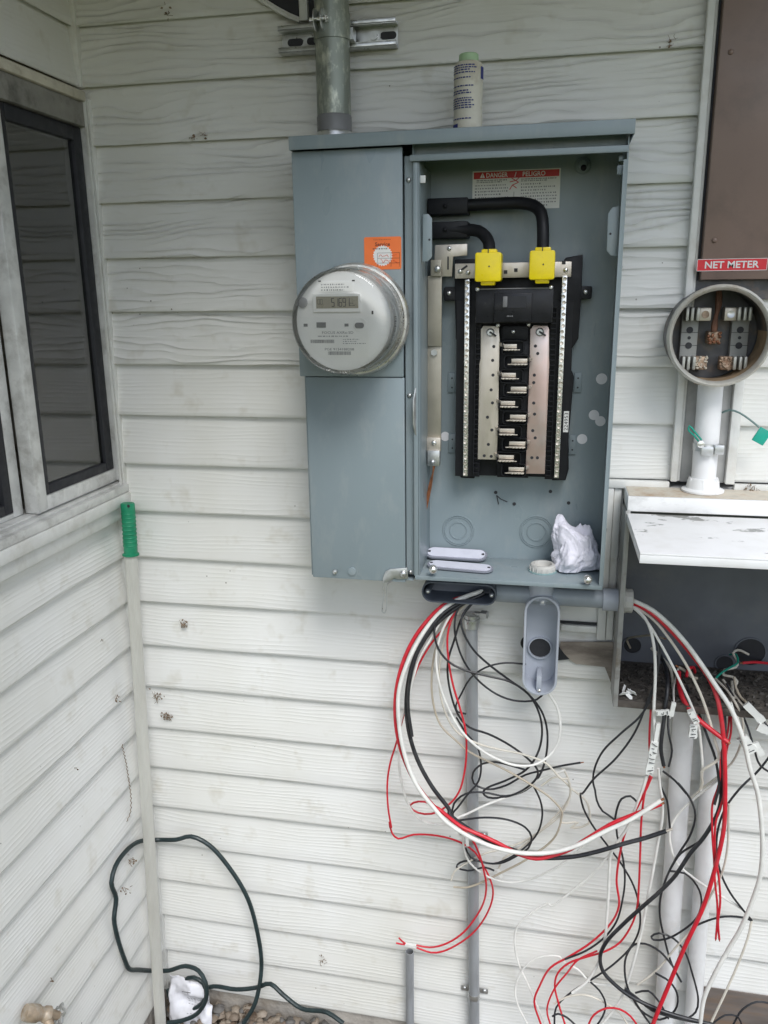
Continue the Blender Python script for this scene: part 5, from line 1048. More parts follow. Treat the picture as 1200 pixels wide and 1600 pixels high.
wire('red', T, [(0.760,-0.060,1.157),(0.741,-0.067,1.140),(0.726,-0.074,1.117),(0.718,-0.081,1.082),(0.720,-0.084,1.036),(0.730,-0.088,0.982),(0.744,-0.090,0.936),(0.756,-0.090,0.888),(0.759,-0.090,0.839),(0.755,-0.089,0.788),(0.744,-0.087,0.744),(0.721,-0.085,0.709),(0.688,-0.084,0.685),(0.660,-0.082,0.683),(0.643,-0.080,0.693),(0.652,-0.087,0.709),(0.676,-0.094,0.718),(0.704,-0.099,0.710),(0.748,-0.091,0.668),(0.773,-0.084,0.635),(0.788,-0.077,0.595),(0.796,-0.070,0.556),(0.802,-0.063,0.511),(0.797,-0.058,0.465),(0.778,-0.054,0.417),(0.747,-0.051,0.367),(0.711,-0.050,0.334),(0.679,-0.050,0.321),(0.650,-0.050,0.322)], 'thin red wire with a small curl, running on to the stub conduit', GL)
tf = tape(wr, (0.6498,-0.053,0.3216), (0.6253,-0.053,0.3232), .0075, .006)
mb = MB(); mb.tube([(0.627,-0.053,0.324),(0.619,-0.056,0.333),(0.613,-0.060,0.344)], T*.9, 7); mb.tube([(0.627,-0.053,0.323),(0.616,-0.054,0.323),(0.605,-0.055,0.325)], T*.9, 7); mb.build('wire_ends', WM['red'], wr)
wire('white', .0026, [(0.764,-0.060,1.162),(0.727,-0.073,1.128),(0.706,-0.085,1.087),(0.697,-0.093,1.043),(0.703,-0.100,0.995),(0.721,-0.103,0.945),(0.748,-0.105,0.896),(0.784,-0.103,0.859),(0.819,-0.100,0.837),(0.854,-0.095,0.823),(0.888,-0.090,0.823),(0.914,-0.080,0.835),(0.934,-0.070,0.861),(0.939,-0.060,0.900),(0.931,-0.050,0.933),(0.915,-0.048,0.959),(0.904,-0.045,0.976)], 'white wire in a wide U below the open elbow body', GL)
wire('tan', T, [(0.762,-0.060,1.157),(0.722,-0.067,1.109),(0.696,-0.073,1.058),(0.687,-0.080,0.998),(0.690,-0.083,0.937),(0.706,-0.087,0.891),(0.738,-0.090,0.862),(0.765,-0.088,0.839),(0.801,-0.087,0.822),(0.845,-0.085,0.801),(0.890,-0.080,0.773),(0.926,-0.075,0.746),(0.949,-0.070,0.715),(0.949,-0.067,0.700),(0.940,-0.063,0.654),(0.923,-0.060,0.625),(0.902,-0.058,0.602),(0.873,-0.057,0.574),(0.837,-0.055,0.545),(0.799,-0.053,0.515),(0.761,-0.052,0.492),(0.731,-0.050,0.487)], 'tan wire winding from the oval body to below the thick arc', GL)
wr = wire('cream', T, [(0.766,-0.060,1.160),(0.729,-0.065,1.113),(0.708,-0.069,1.057),(0.700,-0.074,0.992),(0.710,-0.078,0.926),(0.738,-0.081,0.876),(0.778,-0.084,0.857),(0.818,-0.084,0.849),(0.870,-0.082,0.841),(0.914,-0.081,0.826),(0.946,-0.077,0.792),(0.956,-0.071,0.790),(0.964,-0.064,0.766),(0.962,-0.059,0.733),(0.943,-0.056,0.691),(0.908,-0.053,0.650),(0.879,-0.050,0.614),(0.854,-0.050,0.589),(0.836,-0.050,0.573),(0.825,-0.050,0.544)], 'cream wire that ends in a small tape flag under the arc', GL)
tape(wr, (0.8241,-0.05,0.5466), (0.833,-0.05,0.5255), .007, .004)
wire('black', T, [(0.770,-0.060,1.160),(0.735,-0.071,1.143),(0.701,-0.081,1.121),(0.693,-0.091,1.093),(0.702,-0.094,1.058),(0.724,-0.098,1.034),(0.755,-0.099,1.020),(0.798,-0.095,1.010),(0.840,-0.092,1.001),(0.875,-0.086,0.975),(0.897,-0.079,0.931),(0.904,-0.072,0.884),(0.896,-0.067,0.836),(0.875,-0.064,0.796),(0.836,-0.060,0.764),(0.800,-0.057,0.742),(0.790,-0.053,0.727),(0.800,-0.050,0.715),(0.836,-0.054,0.723),(0.872,-0.057,0.746),(0.898,-0.061,0.779),(0.899,-0.065,0.799),(0.879,-0.068,0.824),(0.843,-0.072,0.852),(0.799,-0.075,0.875),(0.763,-0.079,0.888),(0.742,-0.080,0.911),(0.723,-0.080,0.968),(0.719,-0.080,1.025),(0.730,-0.074,1.070),(0.746,-0.067,1.120),(0.775,-0.060,1.158)], 'thin black wire in a wide double loop under the oval body', GL)
wire('black', T, [(0.779,-0.060,1.158),(0.750,-0.068,1.130),(0.743,-0.076,1.110),(0.749,-0.082,1.089),(0.770,-0.086,1.056),(0.805,-0.089,1.027),(0.840,-0.081,0.998),(0.874,-0.072,0.968),(0.901,-0.066,0.929),(0.914,-0.059,0.883),(0.914,-0.054,0.825),(0.902,-0.052,0.777),(0.876,-0.050,0.741),(0.836,-0.054,0.726),(0.791,-0.058,0.731),(0.755,-0.062,0.726),(0.732,-0.066,0.703),(0.728,-0.070,0.676)], 'thin black wire circling wide and tucking back to the arc', GL)
wire('black', T, [(0.775,-0.060,1.160),(0.738,-0.074,1.138),(0.731,-0.084,1.103),(0.739,-0.082,1.060),(0.757,-0.076,1.016),(0.787,-0.064,0.975),(0.822,-0.057,0.950),(0.857,-0.051,0.940),(0.892,-0.048,0.945),(0.908,-0.045,0.962)], 'thin black wire in a shallow bow ending under the elbow body', GL)
wire('black', T*.9, [(0.755,-0.070,0.912),(0.737,-0.067,0.914),(0.733,-0.064,0.926),(0.743,-0.061,0.950),(0.760,-0.059,0.984),(0.790,-0.056,1.009),(0.829,-0.053,1.021),(0.868,-0.050,1.020)], 'thin black wire arching into the back of the elbow body', GL)
wire('black', T, [(0.736,-0.075,0.905),(0.757,-0.076,0.871),(0.777,-0.077,0.849),(0.787,-0.079,0.810),(0.783,-0.080,0.770),(0.761,-0.083,0.738),(0.741,-0.085,0.706),(0.732,-0.087,0.694),(0.736,-0.090,0.680)], 'thin black wire bent in front of the steel conduit', GL)
wire('black', T, [(0.875,-0.070,0.800),(0.853,-0.067,0.803),(0.817,-0.065,0.808),(0.790,-0.062,0.800),(0.770,-0.059,0.776),(0.771,-0.056,0.749),(0.800,-0.054,0.736),(0.836,-0.051,0.747),(0.875,-0.052,0.777),(0.915,-0.055,0.796),(0.945,-0.057,0.809),(0.981,-0.060,0.822)], 'thin black wire whose cut end points right beside the elbow body', GL, .006)
wire('black', T, [(0.744,-0.090,0.681),(0.798,-0.084,0.691),(0.842,-0.078,0.687),(0.879,-0.072,0.669),(0.892,-0.068,0.646),(0.887,-0.065,0.618),(0.866,-0.062,0.595),(0.829,-0.060,0.568),(0.791,-0.060,0.566),(0.768,-0.060,0.575),(0.757,-0.060,0.596)], 'thin black wire in a flat loop over the thick arc', GL)
wire('black', T, [(0.892,-0.070,0.765),(0.907,-0.068,0.732),(0.912,-0.065,0.698),(0.904,-0.062,0.653),(0.880,-0.060,0.613),(0.847,-0.059,0.581),(0.814,-0.057,0.562),(0.776,-0.056,0.564),(0.745,-0.055,0.554),(0.737,-0.056,0.543),(0.761,-0.057,0.538),(0.799,-0.059,0.553),(0.818,-0.060,0.549)], 'thin black wire ending in a small flat loop below the thick arc', GL)
wr = wire('white', T, [(0.754,-0.080,0.640),(0.754,-0.073,0.605),(0.761,-0.067,0.575),(0.776,-0.060,0.550),(0.807,-0.060,0.531),(0.845,-0.060,0.524),(0.886,-0.060,0.535),(0.929,-0.067,0.568),(0.964,-0.073,0.605),(1.043,-0.080,0.709)], 'thin white wire hanging from the conduit strap behind the arc', GL)
tape(wr, (0.7615,-0.085,0.6387), (0.7633,-0.085,0.6195), .007, .004)
wire('cream', T, [(0.727,-0.060,0.511),(0.734,-0.058,0.533),(0.760,-0.056,0.557),(0.798,-0.053,0.583),(0.842,-0.051,0.601),(0.890,-0.051,0.633),(0.942,-0.052,0.697),(0.965,-0.053,0.746),(0.952,-0.054,0.795),(0.945,-0.055,0.801)], 'cream wire curving up from the steel conduit to the tape end', GL)
wire('cream', T, [(0.907,-0.050,0.755),(0.937,-0.050,0.779),(0.969,-0.050,0.753),(0.997,-0.050,0.730),(1.003,-0.050,0.679),(0.969,-0.050,0.665),(0.983,-0.050,0.680),(0.950,-0.050,0.675),(0.949,-0.050,0.701)], 'short cream wire hooking right of the black loops', GL)
# bundle from the coupling
wire('white', TH*1.02, [(1.048,-0.062,1.172),(1.070,-0.071,1.167),(1.092,-0.080,1.159),(1.122,-0.091,1.137),(1.151,-0.103,1.108),(1.180,-0.115,1.072),(1.205,-0.123,1.038),(1.228,-0.131,1.007),(1.247,-0.136,0.968),(1.261,-0.138,0.929),(1.271,-0.140,0.893),(1.288,-0.140,0.847),(1.301,-0.140,0.785),(1.309,-0.138,0.727),(1.311,-0.134,0.666),(1.304,-0.130,0.605),(1.291,-0.126,0.542),(1.274,-0.122,0.486),(1.254,-0.120,0.416),(1.241,-0.120,0.361),(1.238,-0.120,0.291)], 'thick white wire curving out of the box coupling and down right', GR)
wire('red', TH*1.05, [(1.048,-0.062,1.168),(1.071,-0.071,1.162),(1.094,-0.080,1.150),(1.133,-0.090,1.117),(1.168,-0.100,1.080),(1.193,-0.110,1.049),(1.208,-0.118,1.018),(1.217,-0.126,0.981),(1.223,-0.131,0.947),(1.229,-0.133,0.906),(1.232,-0.135,0.878),(1.237,-0.133,0.829),(1.241,-0.131,0.770),(1.238,-0.130,0.711),(1.229,-0.130,0.642),(1.216,-0.130,0.567),(1.198,-0.130,0.501),(1.183,-0.130,0.443),(1.167,-0.130,0.374),(1.154,-0.130,0.318),(1.146,-0.130,0.281)], 'thick red wire curving out of the box coupling, straight to the ground', GR)
wr = wire('red', TH*1.1, [(1.156,-0.020,1.013),(1.153,-0.055,1.003),(1.156,-0.090,0.992),(1.170,-0.105,0.974),(1.191,-0.120,0.960),(1.213,-0.127,0.946),(1.231,-0.135,0.937)], 'short thick red wire bent sideways out of the old breaker box', GR, .004)
tape(wr, (1.1618,-0.135,0.9936), (1.1743,-0.135,0.9726), .012, .011, 3, 4)
wr = wire('white', .0028, [(1.049,-0.062,1.164),(1.071,-0.073,1.151),(1.086,-0.083,1.133),(1.095,-0.093,1.106),(1.100,-0.100,1.072),(1.102,-0.107,1.034),(1.103,-0.113,0.989),(1.106,-0.116,0.952),(1.109,-0.120,0.928)], 'white wire dropping straight from the coupling into a taped bundle', GR)
tape(wr, (1.1117,-0.123,0.9564), (1.1088,-0.123,0.9169), .008, .006, 0, 1)
tape(wr, (1.1074,-0.126,0.9201), (1.1016,-0.126,0.8513), .0155, .005, 9, 2)
wire('cream', T*1.2, [(1.050,-0.062,1.166),(1.094,-0.076,1.140),(1.123,-0.090,1.110),(1.152,-0.102,1.071),(1.169,-0.109,1.041),(1.184,-0.116,1.011),(1.201,-0.120,0.967),(1.213,-0.120,0.929),(1.222,-0.120,0.895),(1.196,-0.115,0.861),(1.201,-0.107,0.834),(1.199,-0.100,0.812)], 'cream wire slanting through the middle of the bundle below the coupling', GR)
wr = wire('white', T*1.2, [(1.050,-0.062,1.163),(1.080,-0.079,1.140),(1.109,-0.096,1.099),(1.130,-0.105,1.064),(1.148,-0.112,1.031),(1.167,-0.115,0.993),(1.181,-0.115,0.959),(1.190,-0.113,0.917),(1.198,-0.107,0.864),(1.200,-0.100,0.813)], 'white wire beside the bent red wire in front of the wider white conduit', GR)
tape(wr, (1.1719,-0.125,0.9636), (1.1723,-0.125,0.9346), .016, .008, 4, 3)
wire('black', T, [(1.050,-0.062,1.161),(1.086,-0.074,1.139),(1.107,-0.086,1.104),(1.108,-0.098,1.066),(1.104,-0.103,1.032),(1.096,-0.106,0.991),(1.080,-0.109,0.959),(1.049,-0.105,0.920),(1.019,-0.099,0.876),(1.006,-0.093,0.833),(1.005,-0.087,0.798),(1.010,-0.083,0.779),(1.015,-0.078,0.753),(1.028,-0.075,0.728),(1.052,-0.075,0.712),(1.058,-0.075,0.678),(1.072,-0.075,0.626),(1.079,-0.077,0.577),(1.076,-0.079,0.527),(1.067,-0.080,0.478),(1.047,-0.084,0.442),(1.013,-0.087,0.406),(0.970,-0.090,0.378)], 'thin black wire bowing out left and crossing back behind the arc tips', GR)
wire('black', T, [(1.050,-0.062,1.160),(1.089,-0.076,1.130),(1.105,-0.090,1.093),(1.104,-0.101,1.041),(1.091,-0.105,0.984),(1.074,-0.108,0.925),(1.043,-0.105,0.866),(1.005,-0.096,0.811),(0.986,-0.087,0.771),(0.983,-0.081,0.767),(0.990,-0.075,0.732),(1.009,-0.070,0.693),(1.040,-0.070,0.651),(1.074,-0.070,0.605),(1.098,-0.070,0.562),(1.111,-0.072,0.518),(1.115,-0.074,0.468),(1.102,-0.076,0.423),(1.069,-0.078,0.373),(1.028,-0.080,0.329),(0.981,-0.083,0.283),(0.957,-0.086,0.249),(0.955,-0.090,0.202)], 'thin black wire bowing furthest left and trailing to the ground', GR)
wr = wire('black', .0036, [(1.124,0.000,1.035),(1.128,-0.054,1.027),(1.126,-0.096,1.015),(1.122,-0.114,0.959),(1.120,-0.122,0.904),(1.127,-0.125,0.872)], 'short stiff black wire hanging beside the taped bundle', GR, .004)
tape(wr, (1.1055,-0.127,0.979), (1.1288,-0.127,0.9829), .011, .005, 4, 8)
wire('black', .0024, [(1.169,-0.040,0.997),(1.187,-0.075,0.961),(1.200,-0.110,0.932),(1.216,-0.115,0.894),(1.224,-0.120,0.859),(1.226,-0.125,0.841),(1.220,-0.130,0.805)], 'thin black wire running down in front of the wider white conduit', GR)
wire('black', TH*.95, [(1.227,-0.050,1.001),(1.234,-0.077,0.950),(1.233,-0.103,0.899),(1.232,-0.113,0.849),(1.232,-0.118,0.791),(1.212,-0.120,0.731),(1.188,-0.120,0.687),(1.166,-0.119,0.636),(1.140,-0.114,0.591),(1.106,-0.110,0.540),(1.078,-0.106,0.497),(1.049,-0.101,0.445),(1.039,-0.100,0.407),(1.046,-0.100,0.372),(1.065,-0.102,0.351),(1.099,-0.107,0.329),(1.146,-0.111,0.312),(1.195,-0.116,0.305),(1.264,-0.120,0.301)], 'thick black wire sweeping left and then back to the ground', GR)
wire('black', .0028, [(1.092,-0.100,0.337),(1.125,-0.105,0.315),(1.146,-0.110,0.303),(1.195,-0.115,0.298),(1.257,-0.120,0.301)], 'stiff black wire lying beside the thick black one near the ground', GR)
wire('black', T, [(1.129,-0.110,0.851),(1.153,-0.104,0.830),(1.176,-0.098,0.801),(1.159,-0.092,0.819),(1.185,-0.088,0.784),(1.198,-0.085,0.748),(1.193,-0.082,0.701),(1.176,-0.079,0.656),(1.157,-0.078,0.598),(1.149,-0.076,0.545),(1.152,-0.075,0.501),(1.165,-0.077,0.448),(1.182,-0.078,0.394),(1.203,-0.080,0.355)], 'thin black wire bulging right over the wider white conduit', GR)
wire('black', T, [(1.224,-0.110,0.742),(1.209,-0.103,0.707),(1.176,-0.097,0.669),(1.160,-0.090,0.625)], 'short thin black wire from the thick red one to the wider conduit', GR)
wire('black', T, [(1.162,-0.080,0.614),(1.190,-0.080,0.613),(1.215,-0.080,0.588),(1.226,-0.080,0.556),(1.221,-0.080,0.516),(1.200,-0.078,0.481),(1.168,-0.077,0.451),(1.144,-0.076,0.444),(1.139,-0.076,0.451),(1.153,-0.077,0.463),(1.181,-0.078,0.456),(1.204,-0.080,0.430),(1.222,-0.081,0.382),(1.239,-0.082,0.318),(1.236,-0.084,0.289),(1.216,-0.085,0.266)], 'thin black wire with a small flat curl over the wider conduit', GR)
wire('black', T, [(1.189,-0.085,0.388),(1.155,-0.083,0.425),(1.126,-0.081,0.436),(1.105,-0.081,0.430),(1.091,-0.085,0.402),(1.090,-0.089,0.369),(1.099,-0.095,0.332),(1.127,-0.103,0.289),(1.149,-0.110,0.263)], 'thin black wire arched like a hoop left of the wider conduit', GR)
wire('black', T, [(1.324,-0.090,0.914),(1.312,-0.093,0.888),(1.295,-0.095,0.858),(1.273,-0.098,0.830),(1.252,-0.099,0.793),(1.244,-0.096,0.766),(1.239,-0.094,0.724),(1.243,-0.091,0.675),(1.254,-0.088,0.629),(1.275,-0.085,0.585),(1.302,-0.083,0.549),(1.322,-0.080,0.524)], 'thin black wire that crosses behind the thick red wire and ends right', GR)
wire('black', T, [(1.322,-0.080,0.524),(1.305,-0.077,0.526),(1.273,-0.075,0.521),(1.244,-0.073,0.505),(1.222,-0.070,0.486)], 'short thin black wire bowed level beside the slimmer white conduit', GR)
wire('black', T, [(1.239,-0.040,1.007),(1.256,-0.068,0.980),(1.270,-0.096,0.951),(1.281,-0.108,0.920),(1.297,-0.104,0.880),(1.322,-0.100,0.861)], 'thin black wire between the written tape flags and thick white wire', GR)
wire('black', T, [(1.268,-0.050,0.985),(1.285,-0.090,0.981),(1.298,-0.110,0.965),(1.314,-0.110,0.938)], 'thin black wire leaving the old box beside the blank tape flags', GR)
wire('black', T, [(1.024,-0.090,0.331),(1.042,-0.093,0.316),(1.056,-0.095,0.286),(1.051,-0.097,0.253),(1.039,-0.100,0.230)], 'short thin black wire hooking down near the low red arch', GR)
wire('black', T, [(1.113,-0.100,0.330),(1.137,-0.103,0.343),(1.159,-0.107,0.323),(1.179,-0.110,0.289)], 'short thin black wire arching over the thick black one near the ground', GR)
wire('black', T, [(1.150,-0.090,0.377),(1.180,-0.088,0.358),(1.198,-0.085,0.322),(1.194,-0.087,0.288),(1.166,-0.090,0.262),(1.128,-0.095,0.282),(1.103,-0.100,0.328)], 'thin black wire in a round loop across the wider conduit foot', GR)
wire('black', T*.9, [(1.265,-0.090,0.267),(1.291,-0.087,0.296),(1.316,-0.083,0.293),(1.328,-0.080,0.267)], 'thin black wire humped in front of the brown crawlspace cover', GR)
wire('black', T, [(1.121,-0.115,0.860),(1.127,-0.111,0.820),(1.141,-0.107,0.788),(1.148,-0.104,0.747),(1.152,-0.100,0.723)], 'thin black wire ending beside the tip of the thick black arc', GR, .004)
wire('black', T, [(1.091,-0.080,0.760),(1.077,-0.079,0.771),(1.061,-0.077,0.762),(1.053,-0.076,0.732),(1.052,-0.075,0.710)], 'small crook of thin black wire behind the arc tips', GR)
wire('black', T, [(0.950,-0.090,0.228),(0.961,-0.090,0.237),(0.980,-0.090,0.231),(0.999,-0.090,0.214)], 'thin black wire hump beside the foot of the red loops', GR)
wire('red', T, [(1.102,-0.080,1.005),(1.101,-0.092,0.961),(1.102,-0.103,0.898),(1.107,-0.112,0.857),(1.104,-0.116,0.836),(1.098,-0.119,0.810),(1.096,-0.113,0.747),(1.100,-0.106,0.673),(1.104,-0.099,0.586),(1.104,-0.095,0.536),(1.097,-0.091,0.488),(1.076,-0.089,0.438),(1.049,-0.087,0.410),(1.013,-0.085,0.388),(0.978,-0.085,0.366),(0.957,-0.085,0.337),(0.952,-0.086,0.305),(0.962,-0.088,0.261),(0.979,-0.090,0.207)], 'thin red wire from the tape bundle, right strand of the pair', GR)
wire('red', T, [(1.108,-0.120,0.843),(1.088,-0.112,0.772),(1.075,-0.103,0.725),(1.065,-0.097,0.663),(1.061,-0.093,0.588),(1.069,-0.090,0.526),(1.056,-0.087,0.478),(1.022,-0.085,0.426),(0.977,-0.085,0.382),(0.941,-0.085,0.348),(0.921,-0.086,0.298),(0.911,-0.088,0.258),(0.929,-0.090,0.197)], 'thin red wire from the tape bundle, left strand of the pair', GR)
wire('red', T, [(1.023,-0.100,0.226),(1.034,-0.100,0.259),(1.059,-0.100,0.281),(1.084,-0.100,0.283),(1.107,-0.100,0.269),(1.124,-0.100,0.245)], 'low red wire arch just above the ground', GR)
wire('red', T, [(1.246,-0.060,0.955),(1.241,-0.079,0.919),(1.230,-0.099,0.896),(1.227,-0.119,0.844),(1.218,-0.124,0.801),(1.222,-0.123,0.750),(1.231,-0.121,0.683),(1.237,-0.119,0.635),(1.247,-0.116,0.580),(1.251,-0.113,0.537),(1.253,-0.110,0.495)], 'thin red wire with a frayed end hanging beside the thick red one', GR, .004)
wire('red', T, [(1.249,-0.060,0.955),(1.246,-0.082,0.927),(1.237,-0.103,0.903),(1.235,-0.125,0.823),(1.227,-0.123,0.763),(1.231,-0.122,0.704),(1.245,-0.120,0.637),(1.252,-0.117,0.586),(1.253,-0.113,0.538),(1.259,-0.110,0.496)], 'thin red wire with a frayed end hanging beside the thick red one', GR, .004)
wire('white', .0030, [(1.099,-0.120,0.845),(1.085,-0.111,0.768),(1.072,-0.102,0.712),(1.048,-0.097,0.655),(1.046,-0.092,0.610),(1.048,-0.089,0.526),(1.047,-0.087,0.436),(1.036,-0.086,0.375),(1.016,-0.088,0.327),(0.988,-0.090,0.296)], 'white wire kinked at the arc tips and dropping to the red loops', GR)
wire('white', .0028, [(1.119,-0.120,0.863),(1.123,-0.113,0.829),(1.131,-0.107,0.790),(1.136,-0.100,0.743),(1.132,-0.097,0.684),(1.127,-0.093,0.606),(1.122,-0.090,0.535),(1.119,-0.088,0.481),(1.112,-0.087,0.425),(1.102,-0.085,0.359),(1.091,-0.087,0.308),(1.068,-0.088,0.254),(1.048,-0.090,0.221)], 'white wire falling from the taped bundle in a long straight slant', GR)
wire('white', T, [(1.049,-0.090,0.651),(1.021,-0.083,0.595),(0.978,-0.075,0.535),(0.936,-0.069,0.487),(0.932,-0.065,0.488),(0.885,-0.062,0.442),(0.867,-0.060,0.409),(0.865,-0.060,0.377),(0.875,-0.060,0.322),(0.894,-0.063,0.280),(0.919,-0.066,0.222),(0.939,-0.070,0.178)], 'white wire drooping left to the ground past the small hoop', GR)
wire('white', T, [(0.901,-0.080,0.181),(0.877,-0.077,0.229),(0.870,-0.074,0.263),(0.878,-0.071,0.304),(0.900,-0.071,0.342),(0.930,-0.073,0.364),(0.960,-0.074,0.368),(0.963,-0.077,0.363),(0.997,-0.080,0.348),(1.028,-0.083,0.322),(1.064,-0.086,0.326),(1.101,-0.091,0.309),(1.128,-0.095,0.282),(1.149,-0.100,0.252)], 'white wire hooped beside the low red loops', GR)
wire('cream', .0024, [(1.322,-0.080,0.524),(1.318,-0.083,0.488),(1.304,-0.085,0.418),(1.289,-0.087,0.356),(1.267,-0.090,0.277)], 'cream wire slanting beside the thick white wire to the crawlspace cover', GR)
wire('white', .0024, [(1.312,-0.080,0.542),(1.261,-0.078,0.570),(1.212,-0.077,0.600),(1.175,-0.075,0.630),(1.160,-0.075,0.667),(1.156,-0.075,0.704),(1.167,-0.075,0.737),(1.190,-0.083,0.778),(1.209,-0.092,0.809),(1.230,-0.100,0.841)], 'white wire crossing both white conduits level with a hook', GR)
wire('cream', T, [(1.250,-0.110,0.796),(1.258,-0.101,0.692),(1.254,-0.093,0.625),(1.237,-0.087,0.563),(1.219,-0.083,0.501),(1.189,-0.080,0.441),(1.152,-0.080,0.372),(1.119,-0.080,0.332)], 'cream wire following the thick red wire, then slanting left', GR)
wire('cream', T, [(1.221,-0.030,1.010),(1.235,-0.065,1.006),(1.246,-0.100,0.996),(1.260,-0.100,0.965),(1.261,-0.100,0.923),(1.252,-0.095,0.879),(1.233,-0.090,0.844),(1.209,-0.085,0.811),(1.189,-0.080,0.781)], 'cream wire winding from the old box behind the written tape flags', GR)
wr = wire('cream', T*1.2, [(1.237,-0.020,1.004),(1.254,-0.060,0.989),(1.269,-0.100,0.982),(1.296,-0.105,0.968),(1.310,-0.110,0.950)], 'cream wire with tape flags running off to the right', GR)
tape(wr, (1.2582,-0.115,1.0049), (1.2907,-0.115,0.9733), .015, .005, 0, 5); tape(wr, (1.2816,-0.118,0.9644), (1.3011,-0.118,0.9569), .017, .006, 0, 9)
wr = wire('cream', T*1.2, [(1.253,-0.020,1.002),(1.250,-0.060,0.988),(1.248,-0.100,0.977),(1.259,-0.112,0.946),(1.275,-0.125,0.920)], 'cream wire ending in two written tape flags beside the thick white wire', GR)
tape(wr, (1.2303,-0.125,1.0106), (1.2395,-0.125,0.9831), .007, .005, 3, 6); tape(wr, (1.2539,-0.13,0.9476), (1.2754,-0.13,0.9195), .022, .007, 5, 7); tape(wr, (1.278,-0.128,0.9378), (1.2925,-0.128,0.9137), .012, .005, 0, 3)
wire('tan', T, [(1.073,0.065,1.019),(1.063,0.039,1.049),(1.083,0.005,1.071),(1.100,-0.028,1.088),(1.119,-0.050,1.093)], 'tan wire end curling out of the left hole of the old box', GR, .006)
wire('cream', .0028, [(1.112,0.050,1.028),(1.131,0.025,1.019),(1.142,0.000,1.013),(1.145,-0.025,1.001),(1.143,-0.050,0.993)], 'cream wire stub inside the old box beside the coupling bundle', GR, .004)
wr = wire('white', T, [(1.158,0.000,1.011),(1.143,-0.060,0.998),(1.139,-0.100,0.986),(1.132,-0.120,0.967)], 'white wire with a folded tape flag in front of the taped bundle', GR)
tape(wr, (1.1356,-0.122,1.0001), (1.1329,-0.122,0.9726), .009, .005, 0, 12)
wire('black', T, [(1.157,-0.020,0.993),(1.147,-0.052,0.971),(1.134,-0.084,0.950),(1.134,-0.102,0.927),(1.142,-0.106,0.894),(1.138,-0.110,0.862)], 'thin black wire beside the stiff black one below the old box', GR)
wire('green', T, [(1.260,0.050,1.026),(1.267,0.030,1.036),(1.267,0.010,1.028),(1.250,-0.006,1.024),(1.231,-0.018,1.015),(1.221,-0.030,1.010)], 'green wire twisted in the right hole of the old box', GR)
wire('cream', T*1.1, [(1.297,0.060,1.025),(1.273,0.047,1.039),(1.262,0.033,1.037),(1.269,0.020,1.027),(1.264,0.007,1.020),(1.241,-0.007,1.019),(1.238,-0.020,1.014),(1.252,-0.027,1.015),(1.260,-0.033,1.009),(1.256,-0.040,1.005)], 'cream wire curled tightly outside the right hole of the old box', GR)
wire('tan', T*1.1, [(1.252,-0.040,1.021),(1.254,-0.053,1.005),(1.261,-0.067,0.993),(1.267,-0.080,0.991)], 'tan wire stub below the curled cream wire in the old box', GR)
wire('red', T*1.3, [(1.334,0.060,1.009),(1.307,0.045,1.016),(1.280,0.030,1.019)], 'red wire end lying inside the old box at the right', GR, .006)
wire('red', .0030, [(1.171,-0.020,1.004),(1.175,-0.007,1.015),(1.186,0.007,1.013),(1.192,0.020,0.997)], 'stubby red wire curl on the floor of the old box', GR, .008)
wire('tan', .0030, [(1.195,0.000,0.993),(1.183,0.000,0.996),(1.174,0.000,1.005),(1.158,0.000,1.014)], 'stubby tan wire on the floor of the old box', GR, .006)

# more fine strands in the tangle
for col, pts, lab in (
    ('red', [(0.948,-0.090,0.201),(0.938,-0.089,0.243),(0.951,-0.088,0.297),(0.976,-0.087,0.342),(0.996,-0.086,0.377),(1.034,-0.085,0.406)], 'thin red wire inside the low red loops'),
    ('cream', [(0.952,-0.085,0.256),(0.978,-0.086,0.281),(1.014,-0.087,0.294),(1.052,-0.088,0.283),(1.086,-0.089,0.263),(1.106,-0.090,0.233)], 'cream wire draped over the low red arch'),
    ('black', [(1.309,-0.080,0.263),(1.326,-0.077,0.307),(1.352,-0.073,0.327),(1.384,-0.070,0.325)], 'thin black wire bending off right past the crawlspace cover')):
    wire(col, T*.95, pts, lab, GR)

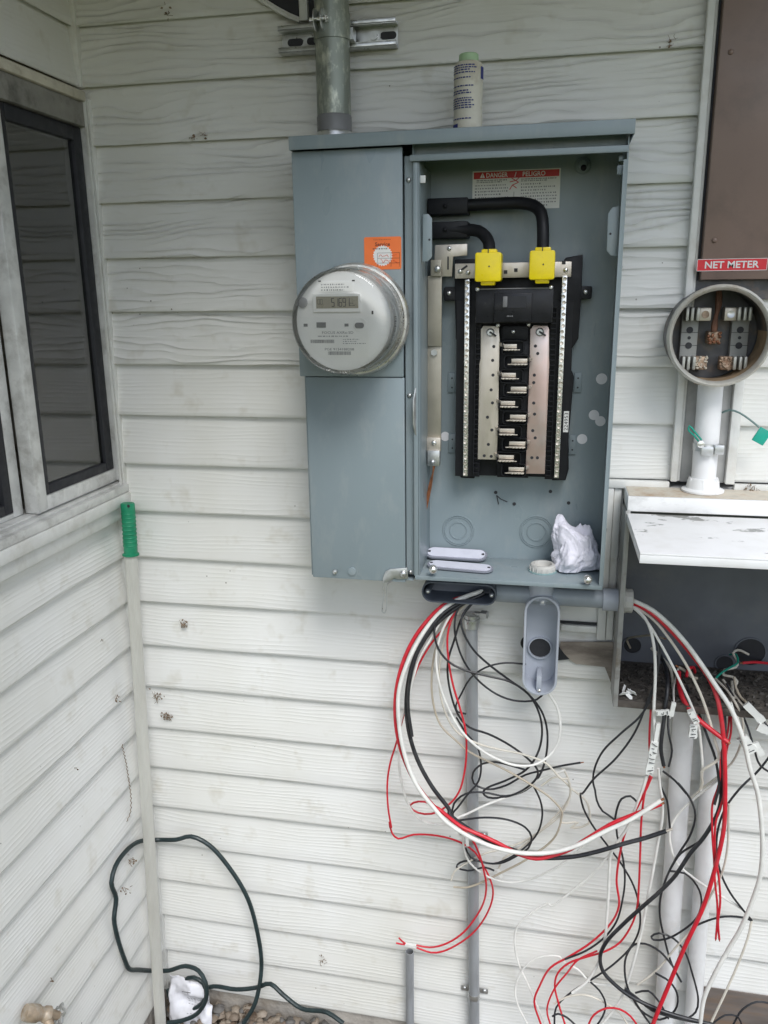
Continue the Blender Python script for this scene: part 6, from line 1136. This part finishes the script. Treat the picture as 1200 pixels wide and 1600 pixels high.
# ================================================================== bits caught on the siding
def litter(p, n_, s_, label, seed, fl=True, nm='cobweb_litter'):
    rr = random.Random(seed); mb = MB(); p = Vector(p)
    for i in range(n_):
        a = p+Vector((rr.gauss(0, s_*.5), rr.uniform(-.003, .001), rr.gauss(0, s_*.5))); d = Vector((rr.gauss(0, 1), rr.gauss(0, .25), rr.gauss(0, 1))).normalized()*s_*rr.uniform(.15, .6)
        mb.tube([a-d, a+Vector((rr.gauss(0, s_*.15), 0, rr.gauss(0, s_*.15))), a+d], rr.uniform(.0002, .0006), 4)
    for i in range(n_//2 if fl else 0):
        a = p+Vector((rr.gauss(0, s_*.6), rr.uniform(-.005, 0), rr.gauss(0, s_*.6))); u = Vector((rr.gauss(0, 1), rr.gauss(0, .4), rr.gauss(0, 1))).normalized()*.003; v = u.cross(Vector((rr.gauss(0, .4), -1, rr.gauss(0, .4)))).normalized()*.0018
        k_ = u.cross(v).normalized()*.0004
        mb.add([a-u-k_, a-v-k_, a+u-k_, a+v-k_, a-u+k_, a-v+k_, a+u+k_, a+v+k_], [(0,3,2,1),(4,5,6,7),(0,1,5,4),(1,2,6,5),(2,3,7,6),(3,0,4,7)])
    o = mb.build(nm, m_litter); tag(o, label, 'debris', 'bits of plant litter caught on the siding'); return o
m_litter = mat('dry_litter', (.20, .14, .09), .9, var=.35, vscale=200)
LL = 'small clump of dry litter caught in cobweb on the back siding'
for i, (p, n_, s_) in enumerate((((0.0802,-0.016,0.8095), 30, .011), ((0.1371,-0.016,1.0386), 20, .008), ((0.0582,-0.016,0.858), 18, .013), ((0.2334,-0.016,2.0035), 7, .006), ((0.2008,-0.016,2.2128), 6, .009), ((0.256,-0.016,2.0035), 5, .008), ((1.0616,-0.016,2.1057), 6, .010), ((0.4225,-0.016,0.2103), 7, .012), ((1.2475,-0.03,1.3782), 16, .010))):
    litter(p, n_, s_, LL if i < 8 else 'tuft of rusty dry litter on the ledge beside the riser', i+20)
for i, p in enumerate(((0.016,-0.1052,0.8938), (0.016,-0.1195,0.5024), (0.018,-0.1599,0.4595), (0.016,-0.139,1.0438), (0.016,-0.2748,0.8325), (0.016,-0.4308,0.4797))):
    litter(p, (13, 14, 9, 3, 3, 4)[i], (.007, .012, .010, .004, .004, .006)[i], 'small clump of dry litter caught in cobweb on the left siding', i+60)
cw = [(0.0145,-0.1064,0.786), (0.0145,-0.0984,0.7391), (0.0145,-0.0949,0.6973), (0.0145,-0.0927,0.6476), (0.0145,-0.1019,0.6132), (0.0145,-0.1209,0.6036)]
pa = smooth_path(cw, .0022); pa = [p+Vector((.0012+.0010*math.cos(i*1.4), .0017*math.sin(i*1.4), 0)) for i, p in enumerate(pa)]
mb = MB(); mb.tube(pa, .0008, 5); tag(mb.build('dry_tendril', m_litter), 'thin curly dry tendril clinging to the left siding', 'tendril')
